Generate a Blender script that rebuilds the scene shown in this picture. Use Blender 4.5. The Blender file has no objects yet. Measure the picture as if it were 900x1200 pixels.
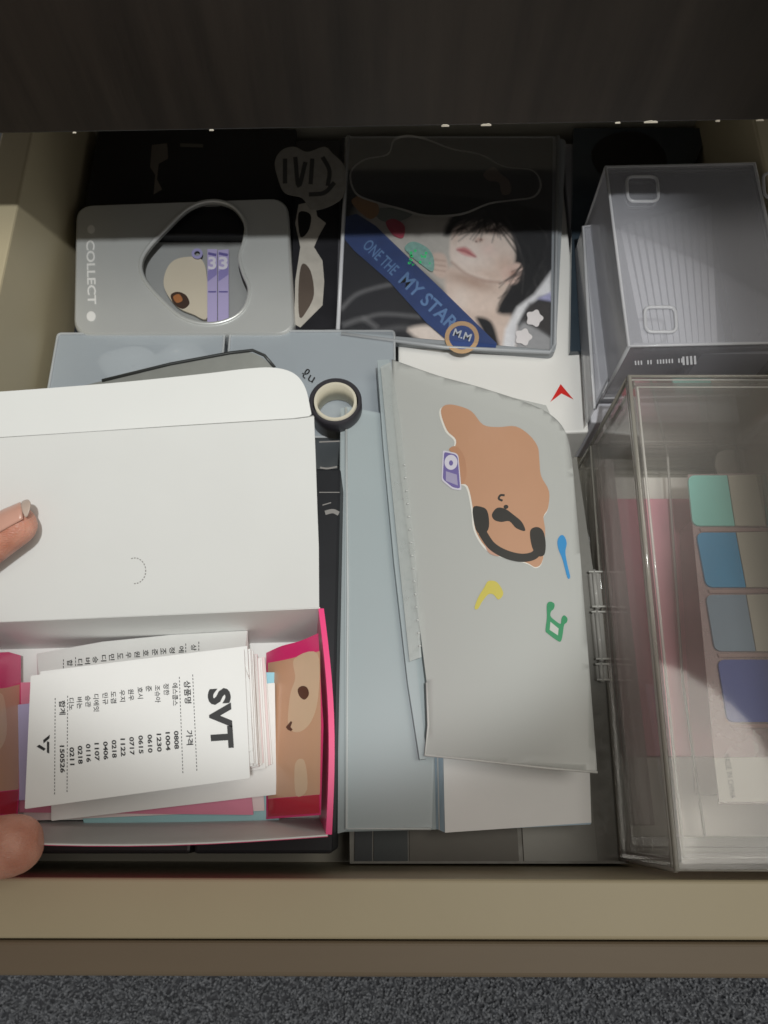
import bpy, bmesh, math, random
import numpy as np
from mathutils import Vector, Matrix
from mathutils.geometry import delaunay_2d_cdt
random.seed(11)
S = bpy.context.scene
COL = S.collection
# ------------------------------------------------------------------ camera
H = 0.40; F = 920.0; TILT = math.radians(21.0)
cd = bpy.data.cameras.new('camera'); cam = bpy.data.objects.new('camera', cd); COL.objects.link(cam)
cam.location = (0, 0, H); cam.rotation_euler = (TILT, 0, 0)
cd.sensor_fit = 'HORIZONTAL'; cd.sensor_width = 36.0; cd.lens = 36.0*F/900.0
cd.clip_start = 0.005; cd.clip_end = 20
cd.dof.use_dof = True; cd.dof.focus_distance = 0.32; cd.dof.aperture_fstop = 30
S.camera = cam
# ------------------------------------------------------------------ light
W = bpy.data.worlds.new('World'); S.world = W; W.use_nodes = True
bg = W.node_tree.nodes['Background']; bg.inputs[0].default_value = (1.0, 0.95, 0.86, 1); bg.inputs[1].default_value = 0.23
ld = bpy.data.lights.new('ceiling_lamp', 'SPOT'); lo = bpy.data.objects.new('ceiling_lamp', ld); COL.objects.link(lo)
LT = Vector((-0.034, 0.196, 0.09)); lo.location = Vector((0.055, -0.045, 0.90))
lo.rotation_euler = (LT-lo.location).to_track_quat('-Z', 'Y').to_euler()
ld.energy = 15.5; ld.spot_size = math.radians(27.6); ld.spot_blend = 0.36; ld.shadow_soft_size = 0.012; ld.color = (0.985, 1.0, 0.985)
rd = bpy.data.lights.new('fill_light', 'AREA'); rl = bpy.data.objects.new('fill_light', rd); COL.objects.link(rl)  # soft fill added to brighten the dim right side, no known source
rd.shape = 'DISK'; rd.size = 0.7; rd.energy = 7.0; rd.color = (1.0, .95, .86); rl.location = (0.55, 0.02, 1.75)
rl.rotation_euler = (Vector((.08, .1, 0))-rl.location).to_track_quat('-Z', 'Y').to_euler()
# ------------------------------------------------------------------ render
S.view_settings.view_transform = 'Standard'; S.view_settings.look = 'None'
S.view_settings.exposure = 0; S.view_settings.gamma = 1; S.view_settings.use_curve_mapping = False
S.render.engine = 'CYCLES'; S.cycles.use_denoising = True
S.cycles.transparent_max_bounces = 40; S.cycles.max_bounces = 10; S.cycles.diffuse_bounces = 4

# ------------------------------------------------------------------ geometry helpers
CT, ST = math.cos(TILT), math.sin(TILT)
class Plane:
    def __init__(s, a, b, c):
        s.a = Vector(a); s.n = (Vector(b)-s.a).cross(Vector(c)-s.a).normalized()
    def __call__(s, x, y): return s.a.z - (s.n.x*(x-s.a.x)+s.n.y*(y-s.a.y))/s.n.z
def ray(u, v):
    dx = (u-450)/F; dy = (600-v)/F
    return Vector((dx, dy*CT+ST, dy*ST-CT))
def P(u, v, z):
    d = ray(u, v); t = (z-H)/d.z
    return Vector((d.x*t, d.y*t, z))
def U(u, v, surf):
    """the point of a surface seen at a measured position of the photograph"""
    if not callable(surf): return P(u, v, surf)
    d = ray(u, v)
    if isinstance(surf, Plane):
        t = (surf.a-Vector((0, 0, H))).dot(surf.n)/d.dot(surf.n)
        return Vector((0, 0, H))+d*t
    z = 0.06
    for _ in range(14): p = P(u, v, z); z = surf(p.x, p.y)
    p = P(u, v, z); return p
def roundpoly(pts, r, n=5):
    out = []; m = len(pts)
    rs = r if isinstance(r, (list, tuple)) else [r]*m
    for i in range(m):
        p0, p1, p2 = Vector(pts[i-1]), Vector(pts[i]), Vector(pts[(i+1) % m])
        rr = rs[i]
        if rr <= 0: out.append(tuple(p1)); continue
        a = (p0-p1); b = (p2-p1); k = min(rr, a.length*.49, b.length*.49)
        s = p1+a.normalized()*k; e = p1+b.normalized()*k
        for j in range(n+1):
            t = j/n; out.append(tuple(s*(1-t)**2+p1*2*t*(1-t)+e*t*t))
    return out
def rrect(x0, y0, x1, y1, r): return roundpoly([(x0, y0), (x1, y0), (x1, y1), (x0, y1)], r)
def circ(cx, cy, rx, ry=None, n=20, a0=0):
    ry = ry or rx
    return [(cx+rx*math.cos(a0+2*math.pi*i/n), cy+ry*math.sin(a0+2*math.pi*i/n)) for i in range(n)]
def smooth(pts, n=5):
    """closed Catmull-Rom through the points"""
    out = []; m = len(pts)
    for i in range(m):
        p0, p1, p2, p3 = [Vector(pts[(i+k-1) % m]) for k in range(4)]
        for j in range(n):
            t = j/n
            out.append(tuple(.5*((2*p1)+(p2-p0)*t+(2*p0-5*p1+4*p2-p3)*t*t+(3*p1-p0-3*p2+p3)*t**3)))
    return out
def smooth_open(pts, n=6):
    q = [2*Vector(pts[0])-Vector(pts[1])]+[Vector(p) for p in pts]+[2*Vector(pts[-1])-Vector(pts[-2])]
    out = []
    for i in range(len(pts)-1):
        p0, p1, p2, p3 = q[i:i+4]
        for j in range(n):
            t = j/n
            out.append(.5*((2*p1)+(p2-p0)*t+(2*p0-5*p1+4*p2-p3)*t*t+(3*p1-p0-3*p2+p3)*t**3))
    out.append(Vector(pts[-1])); return out
def ribbon(pts, w, n=6):
    q = smooth_open(pts, n) if len(pts) > 2 else [Vector(p) for p in pts]
    L, R = [], []
    for i, p in enumerate(q):
        d = (q[min(i+1, len(q)-1)]-q[max(i-1, 0)]).normalized(); nn = Vector((-d.y, d.x))
        ww = w(i/(len(q)-1)) if callable(w) else w
        L.append(tuple(p+nn*ww/2)); R.append(tuple(p-nn*ww/2))
    return L+R[::-1]
def build(name, verts, faces, mat, parent=None, smoothsh=False):
    vs = [Vector(v) for v in verts]
    lo_ = Vector((min(v.x for v in vs), min(v.y for v in vs), min(v.z for v in vs)))
    hi_ = Vector((max(v.x for v in vs), max(v.y for v in vs), max(v.z for v in vs)))
    c = Vector(((lo_.x+hi_.x)/2, (lo_.y+hi_.y)/2, lo_.z))
    me = bpy.data.meshes.new(name); me.from_pydata([v-c for v in vs], [], faces); 
    bm = bmesh.new(); bm.from_mesh(me); bmesh.ops.recalc_face_normals(bm, faces=bm.faces); bm.to_mesh(me); bm.free()
    if mat: me.materials.append(mat)
    if smoothsh:
        for p in me.polygons: p.use_smooth = True
    o = bpy.data.objects.new(name, me); COL.objects.link(o)
    pl = Vector((0, 0, 0)); q = parent
    while q is not None: pl += q.location; q = q.parent
    o.location = c-pl; o.parent = parent
    return o
def tag(o, label, cat, group=None, kind=None):
    o['label'] = label; o['category'] = cat
    if group: o['group'] = group
    if kind: o['kind'] = kind
    return o
def thing(name, label, cat, loc, group=None):
    o = bpy.data.objects.new(name, None); COL.objects.link(o); o.location = loc; o.empty_display_size = .01
    return tag(o, label, cat, group)
def bevel(o, w, seg=2, ang=35):
    m = o.modifiers.new('bevel', 'BEVEL'); m.width = w; m.segments = seg; m.limit_method = 'ANGLE'; m.angle_limit = math.radians(ang)
    return o
def triangulate(outlines, grid=None):
    vs = []; es = []
    for ol in outlines:
        b = len(vs); vs += [Vector(p[:2]) for p in ol]; es += [(b+i, b+(i+1) % len(ol)) for i in range(len(ol))]
    if grid:
        x0 = min(v.x for v in vs); x1 = max(v.x for v in vs); y0 = min(v.y for v in vs); y1 = max(v.y for v in vs)
        x = x0+grid*.53
        while x < x1:
            y = y0+grid*.51
            while y < y1: vs.append(Vector((x, y))); y += grid
            x += grid
    r = delaunay_2d_cdt(vs, es, [], 1, 1e-7)
    def ins(p, ol):
        c = False; j = len(ol)-1
        for i in range(len(ol)):
            a, b = ol[i], ol[j]
            if (a[1] > p.y) != (b[1] > p.y) and p.x < (b[0]-a[0])*(p.y-a[1])/(b[1]-a[1])+a[0]: c = not c
            j = i
        return c
    fs = r[2]
    if len(outlines) > 1:
        fs = [f for f in fs if not any(ins((r[0][f[0]]+r[0][f[1]]+r[0][f[2]])/3, h) for h in outlines[1:])]
    return r[0], fs
def boundary(faces):
    cnt = {}
    for f in faces:
        for i in range(len(f)):
            a, b = f[i], f[(i+1) % len(f)]
            if (b, a) in cnt: del cnt[(b, a)]
            else: cnt[(a, b)] = 1
    return list(cnt)
def shape(name, outline, surf, thick, mat, parent=None, off=0.0, grid=None, holes=(), world=False, smoothsh=False):
    """sheet with the given outline whose top lies on surf (+off), thick downwards"""
    v2, f2 = triangulate([outline]+list(holes), grid)
    top = []
    for q in v2:
        if world: p = Vector((q.x, q.y, surf(q.x, q.y) if callable(surf) else surf))
        else: p = U(q.x, q.y, surf)
        p.z += off; top.append(p)
    n = len(top); vs = top+[p-Vector((0, 0, thick)) for p in top]
    fs = [tuple(f) for f in f2]+[tuple(n+i for i in reversed(f)) for f in f2]
    for a, b in boundary(f2): fs.append((a, n+a, n+b, b))
    return build(name, vs, fs, mat, parent, smoothsh)
def quad(name, c, thick, mat, parent=None):
    """flat board on four corners, thickness towards -normal"""
    a, b, cc, d = [Vector(x) for x in c]; nn = (b-a).cross(cc-a).normalized()*thick
    vs = [a, b, cc, d, a-nn, b-nn, cc-nn, d-nn]
    return build(name, vs, [(0, 1, 2, 3), (7, 6, 5, 4), (0, 4, 5, 1), (1, 5, 6, 2), (2, 6, 7, 3), (3, 7, 4, 0)], mat, parent)
def box(name, x0, y0, z0, x1, y1, z1, mat, parent=None):
    return prism(name, [(x0, y0), (x1, y0), (x1, y1), (x0, y1)], z0, z1, mat, parent)
def prism(name, pts, z0, z1, mat, parent=None):
    n = len(pts); vs = [(p[0], p[1], z0) for p in pts]+[(p[0], p[1], z1) for p in pts]
    return build(name, vs, [tuple(range(n))[::-1], tuple(range(n, 2*n))]+[(i, (i+1) % n, n+(i+1) % n, n+i) for i in range(n)], mat, parent)
def tube(name, path, r, mat, parent=None, n=8, closed=False):
    path = [Vector(p) for p in path]; vs = []; fs = []; m = len(path)
    for i, p in enumerate(path):
        if closed: d = path[(i+1) % m]-path[i-1]
        else: d = path[min(i+1, m-1)]-path[max(i-1, 0)]
        d.normalize(); a = d.cross(Vector((0, 0, 1)))
        if a.length < 1e-3: a = d.cross(Vector((1, 0, 0)))
        a.normalize(); b = d.cross(a)
        for k in range(n):
            t = 2*math.pi*k/n; vs.append(p+(a*math.cos(t)+b*math.sin(t))*r)
    for i in range(m if closed else m-1):
        j = (i+1) % m
        for k in range(n): fs.append((i*n+k, i*n+(k+1) % n, j*n+(k+1) % n, j*n+k))
    if not closed: fs += [tuple(range(n))[::-1], tuple(range((m-1)*n, m*n))]
    return build(name, vs, fs, mat, parent, True)
def inset(pts, d):
    """inset of a convex ccw polygon by d"""
    out = []; m = len(pts)
    for i in range(m):
        p0, p1, p2 = Vector(pts[i-1][:2]), Vector(pts[i][:2]), Vector(pts[(i+1) % m][:2])
        a = (p1-p0).normalized(); b = (p2-p1).normalized(); na = Vector((-a.y, a.x)); nb = Vector((-b.y, b.x))
        k = (na+nb); k = k/(k.dot(na)); out.append(tuple(p1+k*d))
    return out
def ring_wall(name, pts, z0, z1, t, mat, parent=None):
    q = inset(pts, t); n = len(pts)
    vs = [(p[0], p[1], z0) for p in pts]+[(p[0], p[1], z1) for p in pts]+[(p[0], p[1], z0) for p in q]+[(p[0], p[1], z1) for p in q]
    fs = []
    for i in range(n):
        j = (i+1) % n
        fs += [(i, j, n+j, n+i), (2*n+i, 3*n+i, 3*n+j, 2*n+j), (n+i, n+j, 3*n+j, 3*n+i), (i, 2*n+i, 2*n+j, j)]
    return build(name, vs, fs, mat, parent)
# text as flat print
def text_shape(body, bold):
    cu = bpy.data.curves.new('t', 'FONT'); cu.body = body; cu.size = 1.0; cu.offset = bold; cu.resolution_u = 3; cu.space_character = 1.10 if bold > .04 else 1.0
    o = bpy.data.objects.new('t', cu); COL.objects.link(o)
    dg = bpy.context.evaluated_depsgraph_get(); dg.update()
    me = bpy.data.meshes.new_from_object(o.evaluated_get(dg))
    vs = [(v.co.x, v.co.y) for v in me.vertices]; fs = [tuple(p.vertices) for p in me.polygons]
    bpy.data.objects.remove(o); bpy.data.curves.remove(cu); bpy.data.meshes.remove(me)
    return vs, fs
def text(name, items, surf, mat, parent, off=1.5e-4):
    """items: (string, start, end of baseline, height, boldness), positions as measured; all strings of one print"""
    V, Fc = [], []
    for body, a, b, h, bold in items:
        vs, fs = text_shape(body, bold)
        if not vs: continue
        x0 = min(v[0] for v in vs); x1 = max(v[0] for v in vs); y0 = min(v[1] for v in vs); y1 = max(v[1] for v in vs)
        a = Vector(a); b = Vector(b); d = b-a; up = Vector((d.y, -d.x)).normalized()*h
        n = len(V)
        for x, y in vs:
            q = a+d*((x-x0)/(x1-x0))+up*((y-y0)/(y1-y0)); p = U(q.x, q.y, surf); p.z += off; V.append(p)
        Fc += [tuple(n+i for i in f) for f in fs]
    return build(name, V, Fc, mat, parent)

# ------------------------------------------------------------------ materials
def nodes(name):
    m = bpy.data.materials.new(name); m.use_nodes = True; nt = m.node_tree
    return m, nt, nt.nodes['Principled BSDF'], nt.nodes['Material Output']
def sr(r, g, b): 
    f = lambda c: (c/255/12.92) if c/255 <= .04045 else ((c/255+.055)/1.055)**2.4
    return (f(r), f(g), f(b))
def M(name, col, rough=.5, var=.08, scale=40, bump=0, bscale=400, metal=0, spec=.5, coat=0, stretch=(1, 1, 1)):
    m, nt, b, out = nodes(name); N = nt.nodes.new; L = nt.links.new
    tc = N('ShaderNodeTexCoord'); mp = N('ShaderNodeMapping'); mp.inputs['Scale'].default_value = stretch; L(tc.outputs['Object'], mp.inputs[0])
    nz = N('ShaderNodeTexNoise'); nz.inputs['Scale'].default_value = scale; nz.inputs['Detail'].default_value = 5; L(mp.outputs[0], nz.inputs[0])
    mx = N('ShaderNodeMix'); mx.data_type = 'RGBA'
    mx.inputs[6].default_value = (*[c*(1-var) for c in col], 1); mx.inputs[7].default_value = (*[min(1, c*(1+var)) for c in col], 1)
    L(nz.outputs[0], mx.inputs[0]); L(mx.outputs[2], b.inputs['Base Color'])
    b.inputs['Roughness'].default_value = rough; b.inputs['Metallic'].default_value = metal; b.inputs['Specular IOR Level'].default_value = spec
    b.inputs['Coat Weight'].default_value = coat; b.inputs['Coat Roughness'].default_value = .08
    if bump:
        n2 = N('ShaderNodeTexNoise'); n2.inputs['Scale'].default_value = bscale; n2.inputs['Detail'].default_value = 3; L(mp.outputs[0], n2.inputs[0])
        bp = N('ShaderNodeBump'); bp.inputs['Strength'].default_value = bump; bp.inputs['Distance'].default_value = .0005
        L(n2.outputs[0], bp.inputs['Height']); L(bp.outputs[0], b.inputs['Normal'])
    return m
def plastic(name, col, opac, rough=.35, gloss=.6, scale=60, var=.12, edge=.25, transl=.0, wav=.07):
    """see-through plastic: a share of clear transmission, a share of milky scatter, Fresnel gloss"""
    m, nt, b, out = nodes(name); N = nt.nodes.new; L = nt.links.new
    nt.nodes.remove(b)
    tr = N('ShaderNodeBsdfTransparent'); tr.inputs[0].default_value = (*[.93+.06*min(1, c*1.4) for c in col], 1)
    df = N('ShaderNodeBsdfDiffuse'); df.inputs[0].default_value = (*col, 1)
    tl = N('ShaderNodeBsdfTranslucent'); tl.inputs[0].default_value = (*col, 1)
    md = N('ShaderNodeMixShader'); md.inputs[0].default_value = transl; L(df.outputs[0], md.inputs[1]); L(tl.outputs[0], md.inputs[2])
    gl = N('ShaderNodeBsdfGlossy'); gl.inputs['Roughness'].default_value = rough
    tc = N('ShaderNodeTexCoord'); nz = N('ShaderNodeTexNoise'); nz.inputs['Scale'].default_value = scale; nz.inputs['Detail'].default_value = 4
    nw = N('ShaderNodeTexNoise'); nw.inputs['Scale'].default_value = 90; nw.inputs['Detail'].default_value = 2; L(tc.outputs['Object'], nw.inputs[0])
    bw = N('ShaderNodeBump'); bw.inputs['Strength'].default_value = wav; bw.inputs['Distance'].default_value = .0006; L(nw.outputs[0], bw.inputs['Height']); L(bw.outputs[0], gl.inputs['Normal'])
    ns = N('ShaderNodeTexNoise'); ns.inputs['Scale'].default_value = 260; ns.inputs['Detail'].default_value = 6; L(tc.outputs['Object'], ns.inputs[0])
    rr_ = N('ShaderNodeMapRange'); rr_.inputs[1].default_value = .35; rr_.inputs[2].default_value = .7; rr_.inputs[3].default_value = rough*.7; rr_.inputs[4].default_value = min(1, rough*1.6+.05); L(ns.outputs[0], rr_.inputs[0]); (L(rr_.outputs[0], gl.inputs['Roughness']) if wav > .05 else None)
    L(tc.outputs['Object'], nz.inputs[0])
    mr = N('ShaderNodeMapRange'); mr.inputs[3].default_value = max(0, opac-var); mr.inputs[4].default_value = min(1, opac+var); L(nz.outputs[0], mr.inputs[0])
    lw = N('ShaderNodeLayerWeight'); lw.inputs[0].default_value = .3
    ma = N('ShaderNodeMath'); ma.operation = 'MULTIPLY_ADD'; ma.inputs[1].default_value = edge; ma.use_clamp = True
    L(lw.outputs['Facing'], ma.inputs[0]); L(mr.outputs[0], ma.inputs[2])
    m1 = N('ShaderNodeMixShader'); L(ma.outputs[0], m1.inputs[0]); L(tr.outputs[0], m1.inputs[1]); L(md.outputs[0], m1.inputs[2])
    fr = N('ShaderNodeFresnel'); fr.inputs[0].default_value = 1.46
    mg = N('ShaderNodeMath'); mg.operation = 'MULTIPLY'; mg.inputs[1].default_value = gloss; L(fr.outputs[0], mg.inputs[0])
    m2 = N('ShaderNodeMixShader'); L(mg.outputs[0], m2.inputs[0]); L(m1.outputs[0], m2.inputs[1]); L(gl.outputs[0], m2.inputs[2])
    L(m2.outputs[0], out.inputs[0])
    return m
white_card = M('white_card', (.69, .70, .685), .55, .03, 35, .22, 55)
white_paper = M('white_paper', (.76, .76, .75), .5, .025, 80, .04, 700)
paper_edge = M('paper_edge', (.72, .68, .66), .6, .06, 120)
pink = M('hot_pink_print', (.80, .03, .19), .35, .06, 50, coat=.3)
red = M('red_print', (.55, .012, .035), .35, .05, 50, coat=.3)
bear_brown = M('tan_print', (.68, .40, .25), .35, .04, 90, coat=.3)
bear_light = M('light_tan_print', (.76, .55, .37), .35, .04, 90, coat=.3)
brown_ink = M('brown_ink', (.10, .03, .012), .4, .05)
black_ink = M('black_ink', (.012, .012, .013), .5, .1)
grey_ink = M('grey_ink', (.25, .24, .23), .5, .1)
cream = M('cream_laminate', (.50, .435, .29), .45, .05, 30, .05, 300)
brown_board = M('brown_laminate', (.20, .155, .105), .5, .12, 60, .05, 300, stretch=(.15, 1, 1))
drawer_in = M('drawer_lining', (.42, .40, .34), .55, .06, 25, .05, 300)
tin_m = M('brushed_tin', (.72, .74, .73), .33, .06, 30, .04, 600, metal=.42)
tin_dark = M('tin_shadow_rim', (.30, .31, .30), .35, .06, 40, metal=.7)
tin_emb = M('embossed_tin', (.92, .92, .90), .4, .05, 40, metal=.1)
grey_tin = M('dull_grey_tin', (.30, .31, .29), .4, .1, 200, .05, 500, metal=.5)
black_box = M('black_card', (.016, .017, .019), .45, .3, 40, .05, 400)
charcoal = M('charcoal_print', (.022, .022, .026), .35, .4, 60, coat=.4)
skin_m = None
frost = plastic('frosted_plastic', (.60, .655, .66), .52, .35, .5)
frost_case = plastic('frosted_case', (.58, .64, .69), .44, .3, .5, 30, .03, wav=.02)
cover_m = plastic('frosted_cover', (.635, .65, .625), .74, .3, .6, 12, .015, .1, .15, wav=.02)
pouch_m = plastic('bluish_frosted', (.56, .635, .655), .58, .35, .4, 12, .02, .2, wav=.02)
acryl = plastic('clear_acrylic', (.78, .75, .69), .055, .05, .7, 30, .02, .2, wav=.03)
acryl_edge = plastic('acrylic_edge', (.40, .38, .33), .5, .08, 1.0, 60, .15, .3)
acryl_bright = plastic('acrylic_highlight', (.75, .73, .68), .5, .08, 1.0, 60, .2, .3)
bluecase = plastic('bluish_clear_case', (.78, .79, .86), .19, .12, .8, 30, .02, .3, wav=.02)
bluecase_edge = plastic('bluish_case_edge', (.72, .73, .76), .5, .15, .9, 60, .12, .3)
sleeve_m = plastic('stacked_sleeve', (.78, .78, .83), .55, .35, .4, 20, .05, .2, wav=0)

# ------------------------------------------------------------------ the desk, drawer, carpet
# speckled carpet far below the drawer front
cz = -0.42
g = box('carpet', -1.2, -.9, cz-.02, 1.2, .9, cz, M('carpet_backing', (.15, .16, .185), .95, .5, 220)); g['kind'] = 'structure'
g['label'] = 'dark blue grey speckled carpet far below the drawer front'
vs, fs = [], []
for i in range(52000):
    x = random.uniform(-.64, .64); y = random.uniform(-.27, -.07); h = random.uniform(.003, .008); r = random.uniform(.0006, .0016)
    a = random.uniform(0, 6.28); lx = random.uniform(-.004, .004); ly = random.uniform(-.004, .004); n = len(vs)
    for k in range(3): vs.append((x+r*math.cos(a+k*2.09), y+r*math.sin(a+k*2.09), cz))
    for k in range(3): vs.append((x+lx+.8*r*math.cos(a+k*2.09), y+ly+.8*r*math.sin(a+k*2.09), cz+h))
    fs += [(n, n+1, n+4, n+3), (n+1, n+2, n+5, n+4), (n+2, n, n+3, n+5), (n+3, n+4, n+5)]
o = build('pile', vs, fs, M('carpet_pile', (.34, .365, .41), .95, .7, 170), g); o['kind'] = 'stuff'
# desk
AZ = .168
a0, a1 = P(-330, 163, AZ), P(1230, 135, AZ); dd = (a1-a0).normalized(); back = Vector((-dd.y, dd.x, 0))
def woodmat():
    m, nt, b, out = nodes('dark_walnut'); N = nt.nodes.new; L = nt.links.new
    tc = N('ShaderNodeTexCoord'); mp = N('ShaderNodeMapping'); mp.inputs['Scale'].default_value = (28, 28, 2.2); L(tc.outputs['Object'], mp.inputs[0])
    nz = N('ShaderNodeTexNoise'); nz.inputs['Scale'].default_value = 3; nz.inputs['Detail'].default_value = 8; nz.inputs['Roughness'].default_value = .65; L(mp.outputs[0], nz.inputs[0])
    cr = N('ShaderNodeValToRGB'); cr.color_ramp.elements[0].position = .3; cr.color_ramp.elements[0].color = (.010, .0072, .0052, 1)
    cr.color_ramp.elements[1].position = .72; cr.color_ramp.elements[1].color = (.026, .0195, .0145, 1)
    L(nz.outputs[0], cr.inputs[0]); L(cr.outputs[0], b.inputs['Base Color']); b.inputs['Roughness'].default_value = .5
    bp = N('ShaderNodeBump'); bp.inputs['Strength'].default_value = .12; bp.inputs['Distance'].default_value = .001; L(nz.outputs[0], bp.inputs['Height']); L(bp.outputs[0], b.inputs['Normal'])
    return m
wood = woodmat()
desk = thing('desk', 'dark brown wood grain desk above the open drawer', 'desk', (0, a0.y+.1, AZ))
ap = [a0, a1, a1+back*.018, a0+back*.018]
o = prism('front_panel', ap, AZ, AZ+.11, wood, desk); bevel(o, .0008)
b0, b1 = a0+back*.0185, a1+back*.0185
prism('shade_panel', [b0, b1, b1+back*.40, b0+back*.40], AZ+.012, AZ+.03, wood, desk)  # unseen panel added to block light above the drawer's back
prism('top_board', [a0+back*.002, a1+back*.002, a1+back*.45, a0+back*.45], AZ+.1105, AZ+.135, wood, desk)
chip_m = M('chipped_edge', (.80, .74, .62), .7, .2, 300)
for (u, w, h) in ((522, 9, 3), (570, 12, 3.2), (764, 16, 3.6), (843, 5, 2.5), (725, 6, 1.4), (248, 5, 1.0), (893, 9, 2.0), (88, 4, .9)):
    c = a0+dd*((P(u, 150, AZ)-a0).dot(dd)); k = P(u+w/2, 150, AZ).x-P(u-w/2, 150, AZ).x; hh = h*.00030
    pts = []
    for j in range(7):
        t = j/6-.5; pts.append((t*k, hh*(random.uniform(.5, 1) if 0 < j < 6 else .1)))
    q = [c+dd*x+Vector((0, 0, z)) for x, z in pts]+[c+dd*k/2+Vector((0, 0, -.0002)), c-dd*k/2+Vector((0, 0, -.0002))]
    f = [p-back*.00015 for p in q]; bk = [p+back*.002 for p in q]; n = len(q)
    build('edge_chip', f+bk, [tuple(range(n)), tuple(range(n, 2*n))[::-1]]+[(i, n+i, n+(i+1) % n, (i+1) % n) for i in range(n)], chip_m, desk)
# drawer
RZ = .10; LX = -.1765; RX = .187; BY = .40
fy = P(450, 1029, RZ).y; fy2 = P(450, 1100, RZ).y; fy3 = P(450, 1146, RZ).y
dr = thing('drawer', 'open cream drawer with brown front board, filled with stationery', 'drawer', (0, .19, -.012))
box('bottom_panel', LX-.014, fy-.001, -.012, RX+.014, BY+.01, 0, drawer_in, dr)
bevel(box('side_panel', LX-.016, fy, .0005, LX, BY, RZ, cream, dr), .0012)
bevel(box('side_panel', RX, fy, .0005, RX+.016, BY, RZ, cream, dr), .0012)
box('back_panel', LX+.0005, BY-.014, .0005, RX-.0005, BY-.0005, RZ-.006, drawer_in, dr)
sk = .003
o = prism('inner_front_board', [(-.3, fy2+.0009-sk*.2), (.3, fy2-.0009), (.3, fy-.0012), (-.3, fy+.0008)], -.03, RZ, cream, dr); bevel(o, .0012, 3)
o = prism('front_fascia', [(-.32, fy3+.001), (.32, fy3-.001), (.32, fy2-.0016), (-.32, fy2+.0000)], -.06, RZ-.0006, brown_board, dr); bevel(o, .0015, 3)

# ------------------------------------------------------------------ low supports deep in the drawer
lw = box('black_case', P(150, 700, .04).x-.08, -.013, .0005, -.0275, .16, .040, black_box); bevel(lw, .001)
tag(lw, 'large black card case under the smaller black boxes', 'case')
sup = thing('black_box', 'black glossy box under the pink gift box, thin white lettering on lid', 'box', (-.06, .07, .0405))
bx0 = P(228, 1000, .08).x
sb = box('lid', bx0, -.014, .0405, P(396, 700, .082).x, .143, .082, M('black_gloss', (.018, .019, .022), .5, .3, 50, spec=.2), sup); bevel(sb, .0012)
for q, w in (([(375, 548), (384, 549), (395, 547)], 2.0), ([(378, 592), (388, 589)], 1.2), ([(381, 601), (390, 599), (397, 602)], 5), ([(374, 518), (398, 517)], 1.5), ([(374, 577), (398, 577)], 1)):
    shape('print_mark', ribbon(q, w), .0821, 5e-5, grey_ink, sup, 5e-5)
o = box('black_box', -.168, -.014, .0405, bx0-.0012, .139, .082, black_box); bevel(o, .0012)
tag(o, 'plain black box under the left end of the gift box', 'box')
# flat smoky tray under folder
smoke = plastic('smoky_plastic', (.34, .33, .30), .70, .3, .5, 40, .1)
tp = [P(410, 1012, .03), P(745, 1012, .03), P(726, 800, .03), P(404, 800, .03)]; tp = [(p.x, p.y) for p in tp]; tp = [tp[0], tp[1], (.1000, .172), (-.020, .172)]
t = thing('smoky_tray', 'smoky grey plastic tray on the drawer floor below the frosted folder', 'tray', (.045, .06, .0005))
ring_wall('tray_wall', tp, .0022, .0285, .0015, smoke, t); prism('tray_floor', tp, .0006, .002, smoke, t)
o = prism('tray_lid', tp, .0287, .030, smoke, t)
for a, b, c_ in ((438, 478, (.02, .028, .03)), (480, 608, (.10, .09, .072)), (614, 700, (.28, .275, .25)), (392, 436, (.015, .02, .024))):
    p0 = P(a, 1009, .0303); p1 = P(b, 1009, .0303)
    o = box('dark_card', max(p0.x, tp[0][0]+.002), p0.y, .0301, p1.x, p0.y+.07, .0309, M('dark_card', c_, .5, .2))
    tag(o, {438: 'narrow navy card lying on smoky tray', 480: 'wide dark brown card lying on smoky tray', 614: 'grey card on smoky tray beside the hinged clear box', 392: 'black card on smoky tray next to the gift box'}[a], 'card')

# ------------------------------------------------------------------ white box with red mark, at the back
wb = thing('white_box', 'flat white box with a small red triangle printed on top', 'box', (.03, .25, .0005))
pw = [P(348, 620, .043), P(668, 620, .043), P(700, 158, .043), P(352, 158, .043)]
pw = [(.0075, .176), (.1040, .1805), (.1040, .372), (.0075, .372)]
bevel(prism('carton', pw, .0006, .043, M('glossy_white_carton', (.82, .81, .78), .3, .03, 30), wb), .0012)
shape('red_mark', [(645, 471), (657, 450), (672, 468), (658, 461)], .0432, 1e-4, M('red_ink', (.65, .02, .015), .4), wb)

o = box('grey_carton', -.048, .238, .0005, .0065, .372, .0430, M('carton_grey', (.10, .10, .11), .5, .2)); bevel(o, .001)
tag(o, 'dark grey carton under the torn paper stickers', 'box')
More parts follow.
